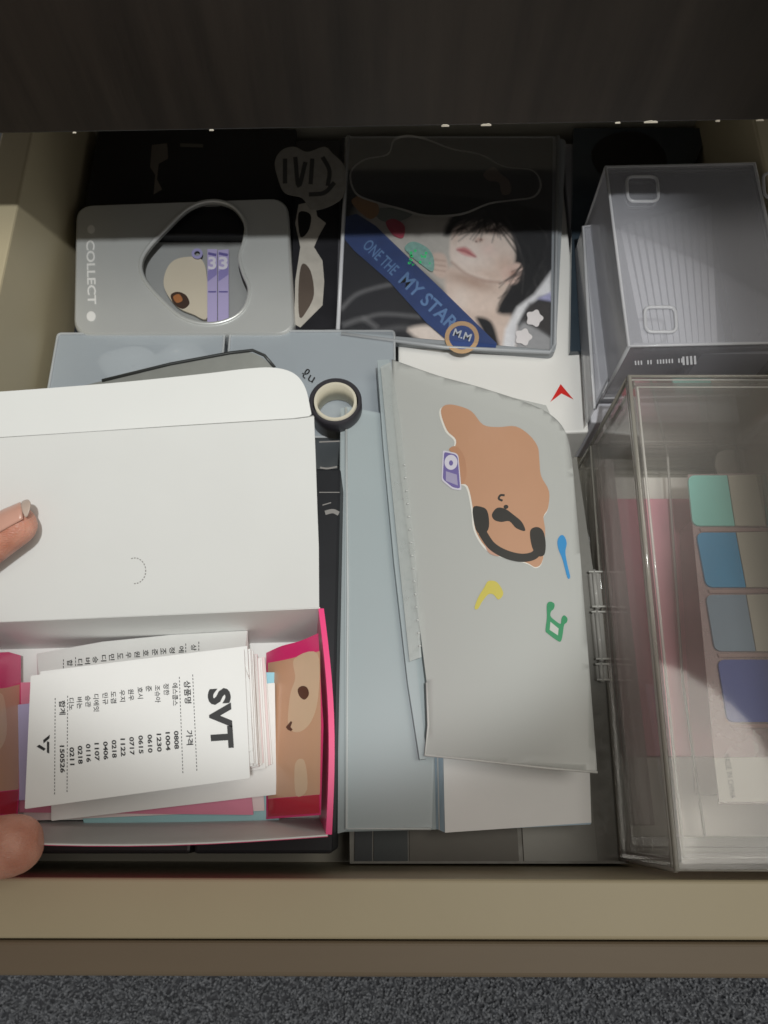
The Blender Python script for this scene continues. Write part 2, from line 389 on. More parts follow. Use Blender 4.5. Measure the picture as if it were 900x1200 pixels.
# ------------------------------------------------------------------ photo block
def photoholder():
    zt = .0505
    t = thing('photo_holder', 'clear photo holder with printed portrait and blue sash stickers', 'photo holder', (.03, .28, .0434))
    ol = [P(398, 392, zt), P(652, 412, zt), P(664, 160, zt), P(405, 160, zt)]
    ol = roundpoly([(p.x, p.y) for p in ol], [.002, .004, .004, .002])
    prism('backing', ol, .0434, .0490, M('holder_back', (.30, .32, .34), .4), t)
    z = .0492
    k = [0]
    def pr(name, pts, col, lv, sm=False, rough=.35, par=None):
        m = M(name+'_ink', col, rough, .10, 150, coat=.3)
        return shape(name, smooth(pts, 4) if sm else pts, z, 5e-5, m, t, lv*6e-5)
    dark = (.012, .012, .014)
    # ---- the printed photograph: one finely divided sheet, ink colours per vertex
    n_ = 230
    fu, fv = np.meshgrid(np.linspace(0, 1, n_), np.linspace(0, 1, n_))
    def bil(a, b, c, d, q): return (a[q]*(1-fu)+b[q]*fu)*(1-fv)+(d[q]*(1-fu)+c[q]*fu)*fv
    cr = ((401, 161), (648, 161), (645, 410), (398, 388)); X = bil(*cr, 0); Y = bil(*cr, 1)
    img = np.zeros((n_, n_, 3)); rn = np.random.RandomState(4)
    def fog(sz):
        g = rn.rand(sz, sz); xs = np.linspace(0, sz-1.001, n_); a = xs.astype(int); t_ = xs-a
        g1 = g[a]*(1-t_)[:, None]+g[np.minimum(a+1, sz-1)]*t_[:, None]
        return g1[:, a]*(1-t_)[None]+g1[:, np.minimum(a+1, sz-1)]*t_[None]
    img[:] = np.array((.020, .020, .024))*(0.6+.9*fog(9))[..., None]
    def mask(pts, soft):
        ins = np.zeros(X.shape, bool); dm = np.full(X.shape, 1e9); m_ = len(pts)
        for q in range(m_):
            (x0, y0), (x1, y1) = pts[q], pts[(q+1) % m_]
            if y0 != y1: ins ^= ((y0 > Y) != (y1 > Y)) & (X < (x1-x0)*(Y-y0)/(y1-y0)+x0)
            ex, ey = x1-x0, y1-y0; L2 = ex*ex+ey*ey+1e-9; tt_ = np.clip(((X-x0)*ex+(Y-y0)*ey)/L2, 0, 1)
            dm = np.minimum(dm, np.hypot(X-x0-tt_*ex, Y-y0-tt_*ey))
        return np.clip(.5+np.where(ins, dm, -dm)/soft*.5, 0, 1)
    def ink(pts, col, soft=1.6, sm=True, op=1.0, under=None):
        a = mask(smooth(pts, 4) if sm else pts, soft)*op
        if under is not None: a = a*under
        img[:] = img*(1-a[..., None])+np.array(col)*a[..., None]; return a
    def glow(cx, cy, rx, ry, col, op, under=None, rot=0):
        ca, sa = math.cos(rot), math.sin(rot); dx_, dy_ = X-cx, Y-cy
        a = np.exp(-(((dx_*ca+dy_*sa)/rx)**2+((-dx_*sa+dy_*ca)/ry)**2))*op
        if under is not None: a = a*under
        img[:] = img*(1-a[..., None])+np.array(col)*a[..., None]
    ink([(425, 240), (470, 228), (560, 240), (560, 290), (520, 352), (470, 330), (420, 268)], (.55, .52, .48), 8)
    glow(470, 262, 26, 14, (.36, .33, .30), .6)
    ink([(399, 300), (470, 298), (540, 358), (585, 372), (588, 410), (530, 412), (398, 395)], (.024, .024, .028), 5, False)
    for q, w, op in (([(400, 362), (418, 345), (445, 336), (470, 331)], 3, .6), ([(425, 373), (450, 368), (492, 371)], 3, .5), ([(402, 381), (425, 374), (442, 384)], 5, .45), ([(430, 392), (470, 384), (505, 392)], 6, .25)):
        ink(ribbon(q, w), (.30, .30, .31), 3, False, op)
    ink([(526, 312), (560, 318), (592, 322), (600, 350), (590, 376), (560, 382), (528, 364), (522, 338)], (.78, .64, .56), 3)
    glow(552, 330, 30, 8, (.46, .30, .23), .75, None, .3); glow(540, 352, 10, 16, (.86, .76, .69), .6)
    ink([(528, 358), (560, 368), (594, 360), (606, 412), (560, 412), (545, 384)], (.72, .58, .50), 4)
    sh = ink([(478, 388), (500, 381), (522, 388), (542, 403), (552, 412), (520, 412)], (.82, .72, .65), 3)
    glow(500, 404, 20, 6, (.52, .38, .31), .5, sh)
    ink([(520, 276), (532, 250), (560, 238), (600, 234), (630, 250), (645, 272), (645, 318), (632, 340), (614, 356), (600, 368), (583, 366), (588, 350), (602, 325), (596, 290), (570, 270), (545, 270)], (.013, .012, .014), 3)
    fm = ink([(527, 288), (531, 270), (546, 258), (575, 258), (597, 272), (604, 298), (598, 318), (584, 329), (562, 327), (541, 319), (529, 307)], (.86, .73, .65), 2.2)
    glow(548, 300, 16, 14, (.93, .83, .77), .7, fm); glow(592, 312, 14, 14, (.66, .45, .36), .65, fm); glow(575, 322, 20, 6, (.70, .52, .43), .6, fm, .3)
    glow(533, 276, 5, 12, (.74, .56, .47), .6, fm); glow(572, 292, 9, 8, (.90, .66, .60), .55, fm)
    glow(556, 270, 4, 9, (.93, .82, .75), .6, fm, .3); glow(562, 281, 5, 3, (.62, .38, .30), .7, fm); glow(558, 283, 1.5, 1.2, (.16, .06, .05), .9, fm); glow(564, 281, 1.6, 1.2, (.20, .09, .07), .8, fm)
    glow(541, 268, 7, 3, (.30, .19, .16), .7, fm, -.35); glow(578, 271, 9, 3.2, (.30, .19, .16), .7, fm, .25)
    ink(ribbon([(535, 270), (541, 267), (548, 269)], 1.6), (.05, .03, .03), 1.4, False, .9); ink(ribbon([(570, 271), (579, 269), (588, 274)], 1.8), (.05, .03, .03), 1.4, False, .9)
    ink([(535, 292), (543, 289.5), (548, 291), (552, 294), (558, 301), (549, 300), (541, 297)], (.66, .25, .25), 2.0)
    ink(ribbon([(536, 293), (545, 294.5), (557, 301)], 1.0), (.30, .08, .09), 1.2, False, .8); glow(545, 297.5, 5, 1.3, (.85, .50, .48), .6, None, .35)
    ink(ribbon([(529, 307), (545, 320), (565, 328), (586, 331)], 1.6), (.38, .22, .17), 2.4, False, .8)
    em = ink([(588, 318), (596, 311), (606, 308), (614, 313), (612, 326), (602, 333), (591, 332)], (.80, .60, .52), 1.8)
    glow(602, 321, 6, 5, (.50, .26, .20), .7, em); ink(ribbon([(594, 327), (604, 324), (610, 315)], 1.6), (.92, .76, .68), 1.6, False, .7)
    rs = random.Random(5)
    for k_ in range(150):
        a = rs.uniform(0, 1); x0, y0 = 566+58*a+rs.uniform(-6, 6), 240+14*a+rs.uniform(-4, 4)
        if k_ < 80: x2, y2 = 522+rs.uniform(0, 82), 258+rs.uniform(0, 16)+(12 if rs.random() < .15 else 0); md = ((x0+x2)/2+rs.uniform(-4, 4), (y0+y2)/2-rs.uniform(3, 9))
        else: x2, y2 = rs.uniform(584, 642), rs.uniform(318, 368); md = (rs.uniform(612, 642), rs.uniform(276, 312))
        c_ = rs.choice(((.008, .008, .009), (.010, .010, .011), (.018, .017, .018), (.06, .055, .055)))
        ink(ribbon([(x0, y0), md, (x2, y2)], lambda t_: .5+2.0*(1-t_), 4), c_, 1.3, False, .9)
    hm = ink([(505, 300), (514, 296), (522, 300), (525, 314), (520, 326), (508, 320)], (.74, .58, .50), 2)
    for y_ in (304, 310, 316): ink(ribbon([(508, y_), (522, y_+2)], 1), (.42, .26, .21), 1.4, False, .7)
    ink([(558, 372), (575, 376), (583, 396), (584, 412), (566, 412), (566, 390)], (.014, .014, .016), 2.5)
    wm = ink([(646, 318), (646, 345), (632, 348), (616, 362), (606, 380), (604, 412), (588, 412), (592, 386), (606, 360), (626, 345)], (.84, .84, .86), 2.5, False)
    glow(602, 392, 5, 22, (.62, .62, .66), .5, wm); glow(626, 352, 14, 4, (.64, .64, .70), .5, wm, -.6)
    ink([(604, 412), (607, 384), (618, 372), (646, 396), (646, 412)], (.36, .36, .37), 3, False); ink([(612, 376), (620, 356), (646, 352), (646, 394)], (.05, .045, .045), 3, False); ink([(630, 350), (646, 342), (646, 353)], (.42, .42, .66), 2, False)
    img *= (1+.10*(fog(60)-.5)+.06*(rn.rand(n_, n_)-.5))[..., None]; img = np.clip(img, 0, 1)
    vv = []
    for a in range(n_):
        for b in range(n_): vv.append(U(X[a, b], Y[a, b], z))
    ff = [(a*n_+b, a*n_+b+1, (a+1)*n_+b+1, (a+1)*n_+b) for a in range(n_-1) for b in range(n_-1)]
    pm, pnt, pb, pout = nodes('photo_ink'); at = pnt.nodes.new('ShaderNodeVertexColor'); at.layer_name = 'ink'
    pnt.links.new(at.outputs[0], pb.inputs['Base Color']); pb.inputs['Roughness'].default_value = .3
    ph = build('photo_print', vv, ff, pm, t)
    ca_ = ph.data.color_attributes.new('ink', 'FLOAT_COLOR', 'POINT')
    ca_.data.foreach_set('color', np.concatenate([img.reshape(-1, 3), np.ones((n_*n_, 1))], 1).astype(np.float32).ravel())
    for cx, cy in ((626, 374), (613, 396)):
        m = M('flower_white', (.80, .76, .76), .5, .04)
        shape('flower_sticker', [(cx+(9.2+1.3*math.cos(5*a))*math.cos(a), cy+(9.2+1.3*math.cos(5*a))*math.sin(a)) for a in [i*6.283/40 for i in range(40)]], z, 1e-4, m, t, 9e-4)
    # ribbon-like sash sticker
    sash = shape('sash_sticker', [(404, 256), (418, 252), (440, 266), (470, 295), (520, 343), (582, 404), (580, 411), (534, 409), (500, 380), (455, 330), (415, 295), (404, 282)], z, 1e-4, M('sash_blue', (.030, .060, .19), .4, .35, 90), t, 1.1e-3)
    text('sash_lettering', [('ONE THE', (424, 291), (459, 325), 14, .012), ('MY STAR', (466, 332), (527, 390), 17, .02)], z, M('sash_letters', (.13, .24, .46), .4, .25), t, 1.2e-3)
    shape('badge_ring', circ(541, 397, 20, 19, 28)[:], z, 1e-4, M('badge_orange', (.55, .36, .20), .4, .2), t, 1.3e-3, holes=[circ(541, 397, 15, 14, 28)])
    shape('badge_face', circ(541, 397, 15, 14, 28), z, 1e-4, M('badge_blue', (.045, .08, .24), .4, .3), t, 1.25e-3)
    text('badge_lettering', [('M.M', (530, 395), (550, 402), 9, .02)], z, M('badge_letters', (.55, .58, .62), .4), t, 1.35e-3)
    # glitter sticker, petals
    pr('petal_sticker', [(412, 236), (425, 230), (440, 236), (444, 250), (434, 258), (420, 248)], (.40, .22, .10), 14, True)
    pr('petal_sticker', [(440, 246), (460, 244), (482, 236), (484, 252), (462, 262), (444, 258)], (.20, .22, .20), 13, True)
    pr('petal_sticker', [(452, 262), (462, 258), (474, 266), (472, 280), (460, 276)], (.45, .06, .10), 15, True)
    gl = shape('glitter_sticker', smooth([(474, 292), (484, 285), (500, 292), (508, 304), (507, 320), (494, 312), (482, 302)], 4), z, 1e-4, M('glitter_base', (.35, .62, .55), .25, .4, 400, metal=.3), t, 1.4e-3)
    gm = M('glitter_spark', (.05, .75, .25), .2, .3, 400)
    for i in range(16):
        x, y = random.gauss(491, 7), random.gauss(303, 5); shape('glitter_fleck', circ(x, y, random.uniform(.8, 2.0), None, 5, random.random()*6), z, 5e-5, gm, t, 1.5e-3)
    # cut-out black sticker with a pale border
    bl = [(412, 205), (428, 190), (455, 184), (462, 168), (478, 163), (500, 167), (530, 178), (562, 184), (590, 198), (622, 202), (632, 218), (624, 232), (600, 236), (572, 240), (540, 252), (500, 254), (470, 246), (440, 238), (418, 228)]
    cx = sum(p[0] for p in bl)/len(bl); cy = sum(p[1] for p in bl)/len(bl)
    shape('cutout_border', smooth([(cx+(x-cx)*1.02, cy+(y-cy)*1.055) for x, y in bl], 4), z, 1e-4, M('cutout_edge', (.62, .60, .55), .5), t, 1.5e-3)
    shape('cutout_sticker', smooth(bl, 4), z, 1e-4, M('cutout_black', (.010, .010, .011), .35, .3), t, 1.58e-3)
    shape('cutout_hand', smooth([(566, 206), (578, 198), (586, 206), (596, 214), (598, 228), (588, 230), (584, 216), (572, 214)], 4), z, 1e-4, M('cutout_skin', (.22, .15, .11), .5), t, 1.66e-3)
    # clear front sheet
    shape('clear_sheet', roundpoly([(404, 160), (652, 160), (650, 409), (400, 387)], 3), zt+.0009, 4e-4, plastic('holder_sheet', (.6, .62, .66), .012, .10, .5, 20, .01, .06, wav=.03), t)
    e = M('holder_rim', (.42, .44, .46), .3, .1)
    tube('rim', [P(408, 160, zt), P(402, 270, zt), P(396, 386, zt)], .0011, M('pale_rim', (.62, .63, .66), .3), t)
    tube('rim', [P(400, 391, zt-.0008), P(520, 407, zt-.0008), P(644, 413, zt-.0008), P(650, 404, zt-.0008), P(654, 160, zt-.0008)], .0010, e, t)
photoholder()
# album strip right of photo, darker
o = prism('photo_sleeve', [(p.x, p.y) for p in (P(668, 412, .047), P(735, 408, .047), P(830, 150, .047), P(672, 150, .047))], .0434, .0470, M('dark_blue_sleeve', (.035, .05, .065), .25, .4, 40, coat=.5))
tag(o, 'dark blue photo sleeve under the clear lidded case', 'photo sleeve')
shape('portrait_print', smooth([(693, 178), (715, 158), (750, 155), (775, 172), (778, 196), (735, 200), (705, 205)], 4), .0472, 1e-4, M('portrait_hair', (.010, .009, .009), .4, .2), o)
shape('portrait_print', smooth([(697, 285), (712, 280), (722, 300), (722, 330), (704, 325)], 4), .0472, 1e-4, M('portrait_skin', (.42, .32, .27), .4, .1), o)
shape('portrait_print', smooth([(690, 340), (705, 345), (726, 385), (726, 405), (700, 404), (710, 380)], 4), .0472, 1e-4, M('portrait_cloth', (.6, .6, .62), .4, .1), o)

# dark photo with jagged stickers between tin and holder
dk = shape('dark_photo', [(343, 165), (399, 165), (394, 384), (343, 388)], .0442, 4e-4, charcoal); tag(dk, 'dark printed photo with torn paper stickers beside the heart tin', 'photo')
jag = M('torn_paper', (.50, .47, .42), .6, .25, 120)
shape('torn_sticker', [(350, 240), (368, 236), (372, 254), (382, 262), (374, 276), (368, 290), (378, 306), (380, 330), (378, 358), (366, 370), (352, 384), (345, 380), (346, 330), (352, 290), (346, 262)], .0442, 2e-4, jag, dk, 3e-4)
shape('torn_sticker_print', smooth([(350, 250), (364, 252), (362, 270), (352, 278)], 4), .0442, 1e-4, black_ink, dk, 4e-4)
shape('torn_sticker_print', smooth([(354, 310), (364, 318), (368, 345), (360, 364), (351, 372), (350, 335)], 4), .0442, 1e-4, M('torn_brown', (.10, .075, .06), .6, .3), dk, 4e-4)
lace = M('lace_grey', (.26, .25, .23), .6, .3, 200)
st = shape('lace_sticker', smooth([(322, 190), (330, 176), (345, 172), (360, 178), (380, 172), (390, 180), (404, 196), (404, 226), (390, 240), (366, 246), (354, 232), (334, 226), (326, 210)], 5), .053, 2.5e-4, lace)
tag(st, 'grey lettered sticker with scalloped outline above the torn stickers', 'sticker')
for q in ([(334, 186), (334, 215)], [(346, 184), (350, 218), (358, 190)], [(366, 186), (364, 216)], [(378, 184), (386, 200), (384, 218)], [(362, 228), (380, 226), (392, 214)]):
    shape('lettering', ribbon(q, 5), .053, 5e-5, M('lace_ink', (.05, .05, .05), .6), st, 1e-4)
# dark prints at the back left
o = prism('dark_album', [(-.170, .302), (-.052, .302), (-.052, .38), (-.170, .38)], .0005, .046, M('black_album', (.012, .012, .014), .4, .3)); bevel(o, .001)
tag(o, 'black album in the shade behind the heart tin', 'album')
shape('faint_print', [(178, 170), (196, 168), (197, 186), (186, 192), (184, 210), (190, 222), (180, 228), (182, 205), (176, 196)], .0461, 1e-4, M('faint_grey', (.16, .14, .12), .6, .3), o, 1e-4)
shape('faint_print', ribbon([(211, 170), (238, 171)], 4), .0461, 1e-4, M('faint_grey2', (.13, .12, .10), .6, .3), o, 1e-4)

# ------------------------------------------------------------------ heart tin
def tin():
    z = .051
    cs = [P(85, 392, z), P(346, 392, z), P(337, 231, z), P(88, 240, z)]
    ol = roundpoly([(p.x, p.y) for p in cs], .010, 7)
    t = thing('heart_tin', 'silver hinged tin with heart shaped window in its lid', 'tin', (-.09, .255, .0305))
    cen = Vector((sum(p[0] for p in ol)/len(ol), sum(p[1] for p in ol)/len(ol)))
    body = [tuple(cen+(Vector(p)-cen)*.985) for p in ol]
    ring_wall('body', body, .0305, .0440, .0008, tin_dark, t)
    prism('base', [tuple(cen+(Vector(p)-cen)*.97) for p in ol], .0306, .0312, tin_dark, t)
    hz = [(370, 410), (385, 368), (440, 308), (500, 255), (560, 238), (615, 252), (647, 295), (645, 340), (632, 385), (642, 428), (658, 472), (643, 522), (600, 553), (540, 562), (480, 545), (430, 503), (385, 452)]
    heart = smooth([(x/2.25, y/2.25+130) for x, y in hz], 5)
    hw = [(U(u, v, z).x, U(u, v, z).y) for u, v in heart]
    inner = [tuple(cen+(Vector(p)-cen)*.975) for p in ol]
    lid = shape('lid', inner, z, 5e-4, tin_m, t, holes=[hw], world=True)
    # rolled edge between lid top and skirt
    vs = []; n = len(ol); prof = [(.975, z), (.988, z-.0006), (.997, z-.0018), (1.0, z-.0036), (1.0, z-.010)]
    for s, zz in prof: vs += [(*(cen+(Vector(p)-cen)*s), zz) for p in ol]
    fs = [(k*n+i, k*n+(i+1) % n, (k+1)*n+(i+1) % n, (k+1)*n+i) for k in range(len(prof)-1) for i in range(n)]
    build('lid_skirt', vs, fs, tin_m, t, True)
    tube('window_rim', [(x, y, z+.0001) for x, y in hw], .0011, tin_m, t, 10, True)
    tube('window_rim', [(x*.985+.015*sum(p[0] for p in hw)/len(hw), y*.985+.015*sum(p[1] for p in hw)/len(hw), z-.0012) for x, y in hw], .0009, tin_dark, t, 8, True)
    # embossed lettering down the short side, read from above to below
    text('embossed_lettering', [('COLLECT', (101, 282), (103, 357), 10, .02)], z, tin_emb, t, 3e-4)
    for y, s in ((269, 5), (371, 6)):
        shape('embossed_heart', [(107+s*(.9*math.cos(a)), y+s*math.sin(a)) for a in [i*.5236 for i in range(12)]], z, 1e-4, tin_emb, t, 3e-4)
    o = shape('card_insert', [(130, 245), (330, 245), (330, 380), (120, 380)], .0395, 3e-4, M('grey_insert', (.34, .35, .35), .5, .1)); tag(o, 'grey card lying inside the heart tin', 'card')
    o = shape('paper_disc', smooth([(192, 335), (197, 312), (212, 302), (236, 304), (243, 330), (243, 372), (226, 368), (206, 358)], 5), .042, .0012, M('cream_disc', (.62, .56, .45), .5, .06)); tag(o, 'cream rounded paper tag inside the heart window', 'tag')
    shape('tag_print', smooth([(200, 346), (208, 342), (218, 346), (222, 356), (214, 362), (204, 356)], 4), .0421, 1e-4, M('tag_brown', (.06, .035, .025), .5), o, 1e-4)
    shape('tag_print', smooth([(203, 348), (210, 345), (214, 352), (207, 355)], 4), .0421, 1e-4, M('tag_orange', (.40, .16, .06), .5), o, 2e-4)
    lil = M('lilac_strip', (.45, .40, .66), .5, .06); ink = M('violet_ink', (.14, .12, .34), .5)
    for k, (a, b) in enumerate(((243, 254.5), (255.5, 268))):
        o = shape('lilac_strip', [(a, 292+k*1), (b, 292), (b, 378), (a, 378)], .0430, 4e-4, lil)
        tag(o, ('lilac number strip touching the cream tag in the tin', 'lilac number strip on the bare side of the tin window')[k], 'paper strip')
        text('number', [('3', (a+1, 316), (b-1, 316), 15, .03)], .0431, M('pale_number', (.72, .70, .80), .5), o, 1.5e-4)
        shape('print_band', [(a+.5, 318), (b-.5, 310), (b-.5, 322), (a+.5, 330)], .0431, 5e-5, M('violet_band', (.26, .23, .50), .5), o, 1e-4)
        shape('print_band', ribbon([(a+1, 342), (b-1, 342)], 1.6), .0431, 5e-5, ink, o, 1e-4)
        shape('print_band', ribbon([(a+1, 297), (b-1, 299)], 3), .0431, 5e-5, ink, o, 1e-4)
    o = shape('ring_sticker', circ(231, 297, 6.5, 6, 20), .0434, 4e-4, M('ring_violet', (.36, .34, .6), .5), holes=[circ(231, 297, 3.4, 3.1, 20)]); tag(o, 'small pale violet ring sticker inside the heart tin', 'sticker')
tin()
o = box('navy_box', -.172, .222, .0005, -.050, .298, .0300, M('navy_card', (.02, .024, .035), .5, .2)); bevel(o, .001); tag(o, 'dark navy box that the heart tin stands on', 'box')

# ------------------------------------------------------------------ frosted card cases
def frosted(name, label, u0, u1, vb, vf, z0, z1, extra):
    p = [P(u0, vb, z1), P(u1, vb, z1)]; yb = p[0].y; yf = P(u0, vf, z1).y
    ol = [(p[0].x, yf), (p[1].x, yf), (p[1].x, yb), (p[0].x, yb)]; ol = roundpoly(ol, .002, 3)
    t = thing(name, label, 'plastic case', ((p[0].x+p[1].x)/2, (yb+yf)/2, z0), 'frosted cases in front of the tin')
    ring_wall('wall', ol, z0, z1-.0012, .0012, frost_case, t); prism('base', inset(ol, .0013), z0, z0+.001, frost_case, t)
    prism('lid', ol, z1-.0011, z1, frost_case, t)
    tube('rim', [(q[0], q[1], z1) for q in ol], .0007, plastic(name+'_rim', (.7, .73, .75), .5), t, 6, True)
    return t, ol
fa, _ = frosted('card_case', 'frosted plastic card case with white puffs inside, below the tin', 68, 263, 391, 490, .0005, .0495, 0)
fb, _ = frosted('card_case', 'frosted plastic card case carrying the dark tape roll', 270, 462, 388, 512, .0005, .0495, 0)
shape('hinge_notch', [(263.5, 392), (269.5, 392), (267, 404)], .0485, .004, M('notch_grey', (.12, .13, .14), .5), fb)
puff = M('cotton', (.82, .82, .80), .8, .1, 100)
def blob(name, c, rx, ry, rz, mat, label, cat, seed=0, group=None):
    rnd = random.Random(seed); bm = bmesh.new(); bmesh.ops.create_icosphere(bm, subdivisions=3, radius=1)
    for v in bm.verts:
        k = 1+.09*math.sin(3.1*v.co.x+seed)+.09*math.sin(4.3*v.co.y+2*seed)+.06*math.sin(5*v.co.z+seed); v.co = Vector((v.co.x*rx*k, v.co.y*ry*k, v.co.z*rz*k))
    me = bpy.data.meshes.new(name); bm.to_mesh(me); bm.free(); me.materials.append(mat)
    for p in me.polygons: p.use_smooth = True
    o = bpy.data.objects.new(name, me); COL.objects.link(o); o.location = c; tag(o, label, cat, group); return o
for i, (u, v, r, l) in enumerate(((150, 424, .010, 'white cotton puff inside the frosted case, near drawer side'), (212, 420, .011, 'white cotton puff inside the frosted case, near divider'))):
    p = P(u, v+6, .036); blob('cotton_puff', p, r*1.5, r*1.1, r, puff, l, 'cotton puff', i)
o = box('blue_card', P(85, 420, .03).x, P(85, 455, .03).y, .0018, P(150, 420, .03).x, P(85, 410, .03).y, .020, M('soft_blue', (.12, .17, .30), .5, .1)); tag(o, 'soft blue pad inside the frosted case beside drawer side', 'pad')
text('pen_scribble', [('ℓu', (352, 441), (366, 449), 12, .0)], .0497, black_ink, fb, 1e-4)
# flat grey tin leaning behind the gift box lid
pl = Plane(P(120, 447, .060), P(318, 415, .064), P(300, 500, .056))
o = shape('grey_tin', roundpoly([(60, 461), (200, 427), (296, 410), (324, 432), (340, 560), (70, 600)], [4, 40, 22, 18, 5, 5], 8), pl, .006, grey_tin); bevel(o, .0012, 2)
tag(o, 'dull grey flat tin poking out behind the white lid', 'tin')
tube('rolled_edge', [U(u, v, pl)+Vector((0, 0, .0004)) for u, v in [(120, 446.5), (200, 427), (270, 414), (296, 411), (310, 417), (322, 431)]], .0008, M('tin_edge_dark', (.07, .075, .075), .4, metal=.5), o)

# ------------------------------------------------------------------ tape roll
def lathe(name, prof, c, mat, parent, n=40, tilt=None):
    vs, fs = [], []; m = len(prof)
    for i in range(n):
        a = 2*math.pi*i/n
        for r, z in prof:
            v = Vector((r*math.cos(a), r*math.sin(a), z))
            if tilt: v = tilt @ v
            vs.append(Vector(c)+v)
    for i in range(n):
        for k in range(m): fs.append((i*m+k, ((i+1) % n)*m+k, ((i+1) % n)*m+(k+1) % m, i*m+(k+1) % m))
    o = build(name, vs, fs, mat, parent)
    for p in o.data.polygons: p.use_smooth = abs(p.normal.z) < .7
    return o
c = P(393, 470, .0655); c.z = .0502
ro = abs(P(424, 470, .0655).x-P(393, 470, .0655).x); ri = abs(P(418, 470, .0655).x-P(393, 470, .0655).x)
t = thing('tape_roll', 'small roll of dark grey tape on cream core', 'tape', c)
lathe('tape', [(ro, 0), (ro, .0152), (ro-.0006, .0158), (ri+.0008, .0158), (ri+.0008, 0)], c, M('dark_tape', (.035, .033, .04), .4, .2), t)
lathe('core', [(ri, .0002), (ri, .0156), (ri-.0012, .0156), (ri-.0012, .0002)], c, M('cream_core', (.66, .62, .50), .6, .06, 90), t)

# ------------------------------------------------------------------ frosted pouch + binder with stickers
t = thing('frosted_pouch', 'bluish frosted plastic pouch between gift box and stickered folder', 'pouch', (.0, .09, .0325))
zp = .058
pol = [(399, 482), (408, 476), (470, 492), (520, 560), (512, 968), (398, 976)]
shape('front_sheet', roundpoly([(404, 476), (520, 498), (506, 971), (404, 973)], [3, 6, 2, 2]), zp, 6e-4, pouch_m, t)
shape('back_sheet', [(398, 480), (520, 500), (512, 972), (396, 975)], .0460, 6e-4, pouch_m, t)
p = [P(399, 477, zp), P(404.5, 477, zp), P(406, 973, zp), P(397, 976, zp)]
shape('side_gusset', [(399, 478), (404, 476.5), (406, 974), (395.5, 977)], zp, .0118, pouch_m, t, -7e-4)
tube('welded_edge', [P(405.5, 478, zp), P(407.5, 700, zp), P(406, 971, zp), P(505, 971, zp)], .0006, plastic('weld', (.78, .82, .82), .6), t)
shape('pouch_shadow', [(408, 700), (508, 700), (506, 966), (409, 967)], .0555, 4e-4, M('slate_shade', (.24, .28, .30), .5, .15, 20), t)  # slate sheet stands in for the folder's shadow on the lower pouch
# white sheets beside pouch
wsurf = lambda k: .0455+.0009*k
for k in range(9):
    j = k*.9
    labs = 'thick white sheet edged in pale blue, in pile below the folder'
    o = shape('white_sheet', [(506+j*1.6, 800), (690-j*.3, 800), (693-(8-k)*.4, 966-(k % 3)), (510+j*1.6, 971+k*.6)], wsurf(k), 7e-4, white_paper if k in (3, 8) else M('bluish_sheet', (.42, .55, .66), .5, .08))
    if k == 8: tag(o, 'uppermost white sheet of the pile below the folder', 'paper sheet', 'sheets below the folder')
    elif k == 3: tag(o, 'white sheet between the pale blue sheets below the folder', 'paper sheet', 'sheets below the folder')
    else: tag(o, 'pale blue sheet within the pile below the folder', 'paper sheet', 'sheets below the folder')
o = box('sheet_block', P(530, 960, .04).x, P(530, 955, .04).y, .0312, P(680, 960, .04).x, .10, .0445, M('block_grey', (.3, .3, .29), .6, .1)); tag(o, 'grey pad of paper beneath the white sheets', 'pad')

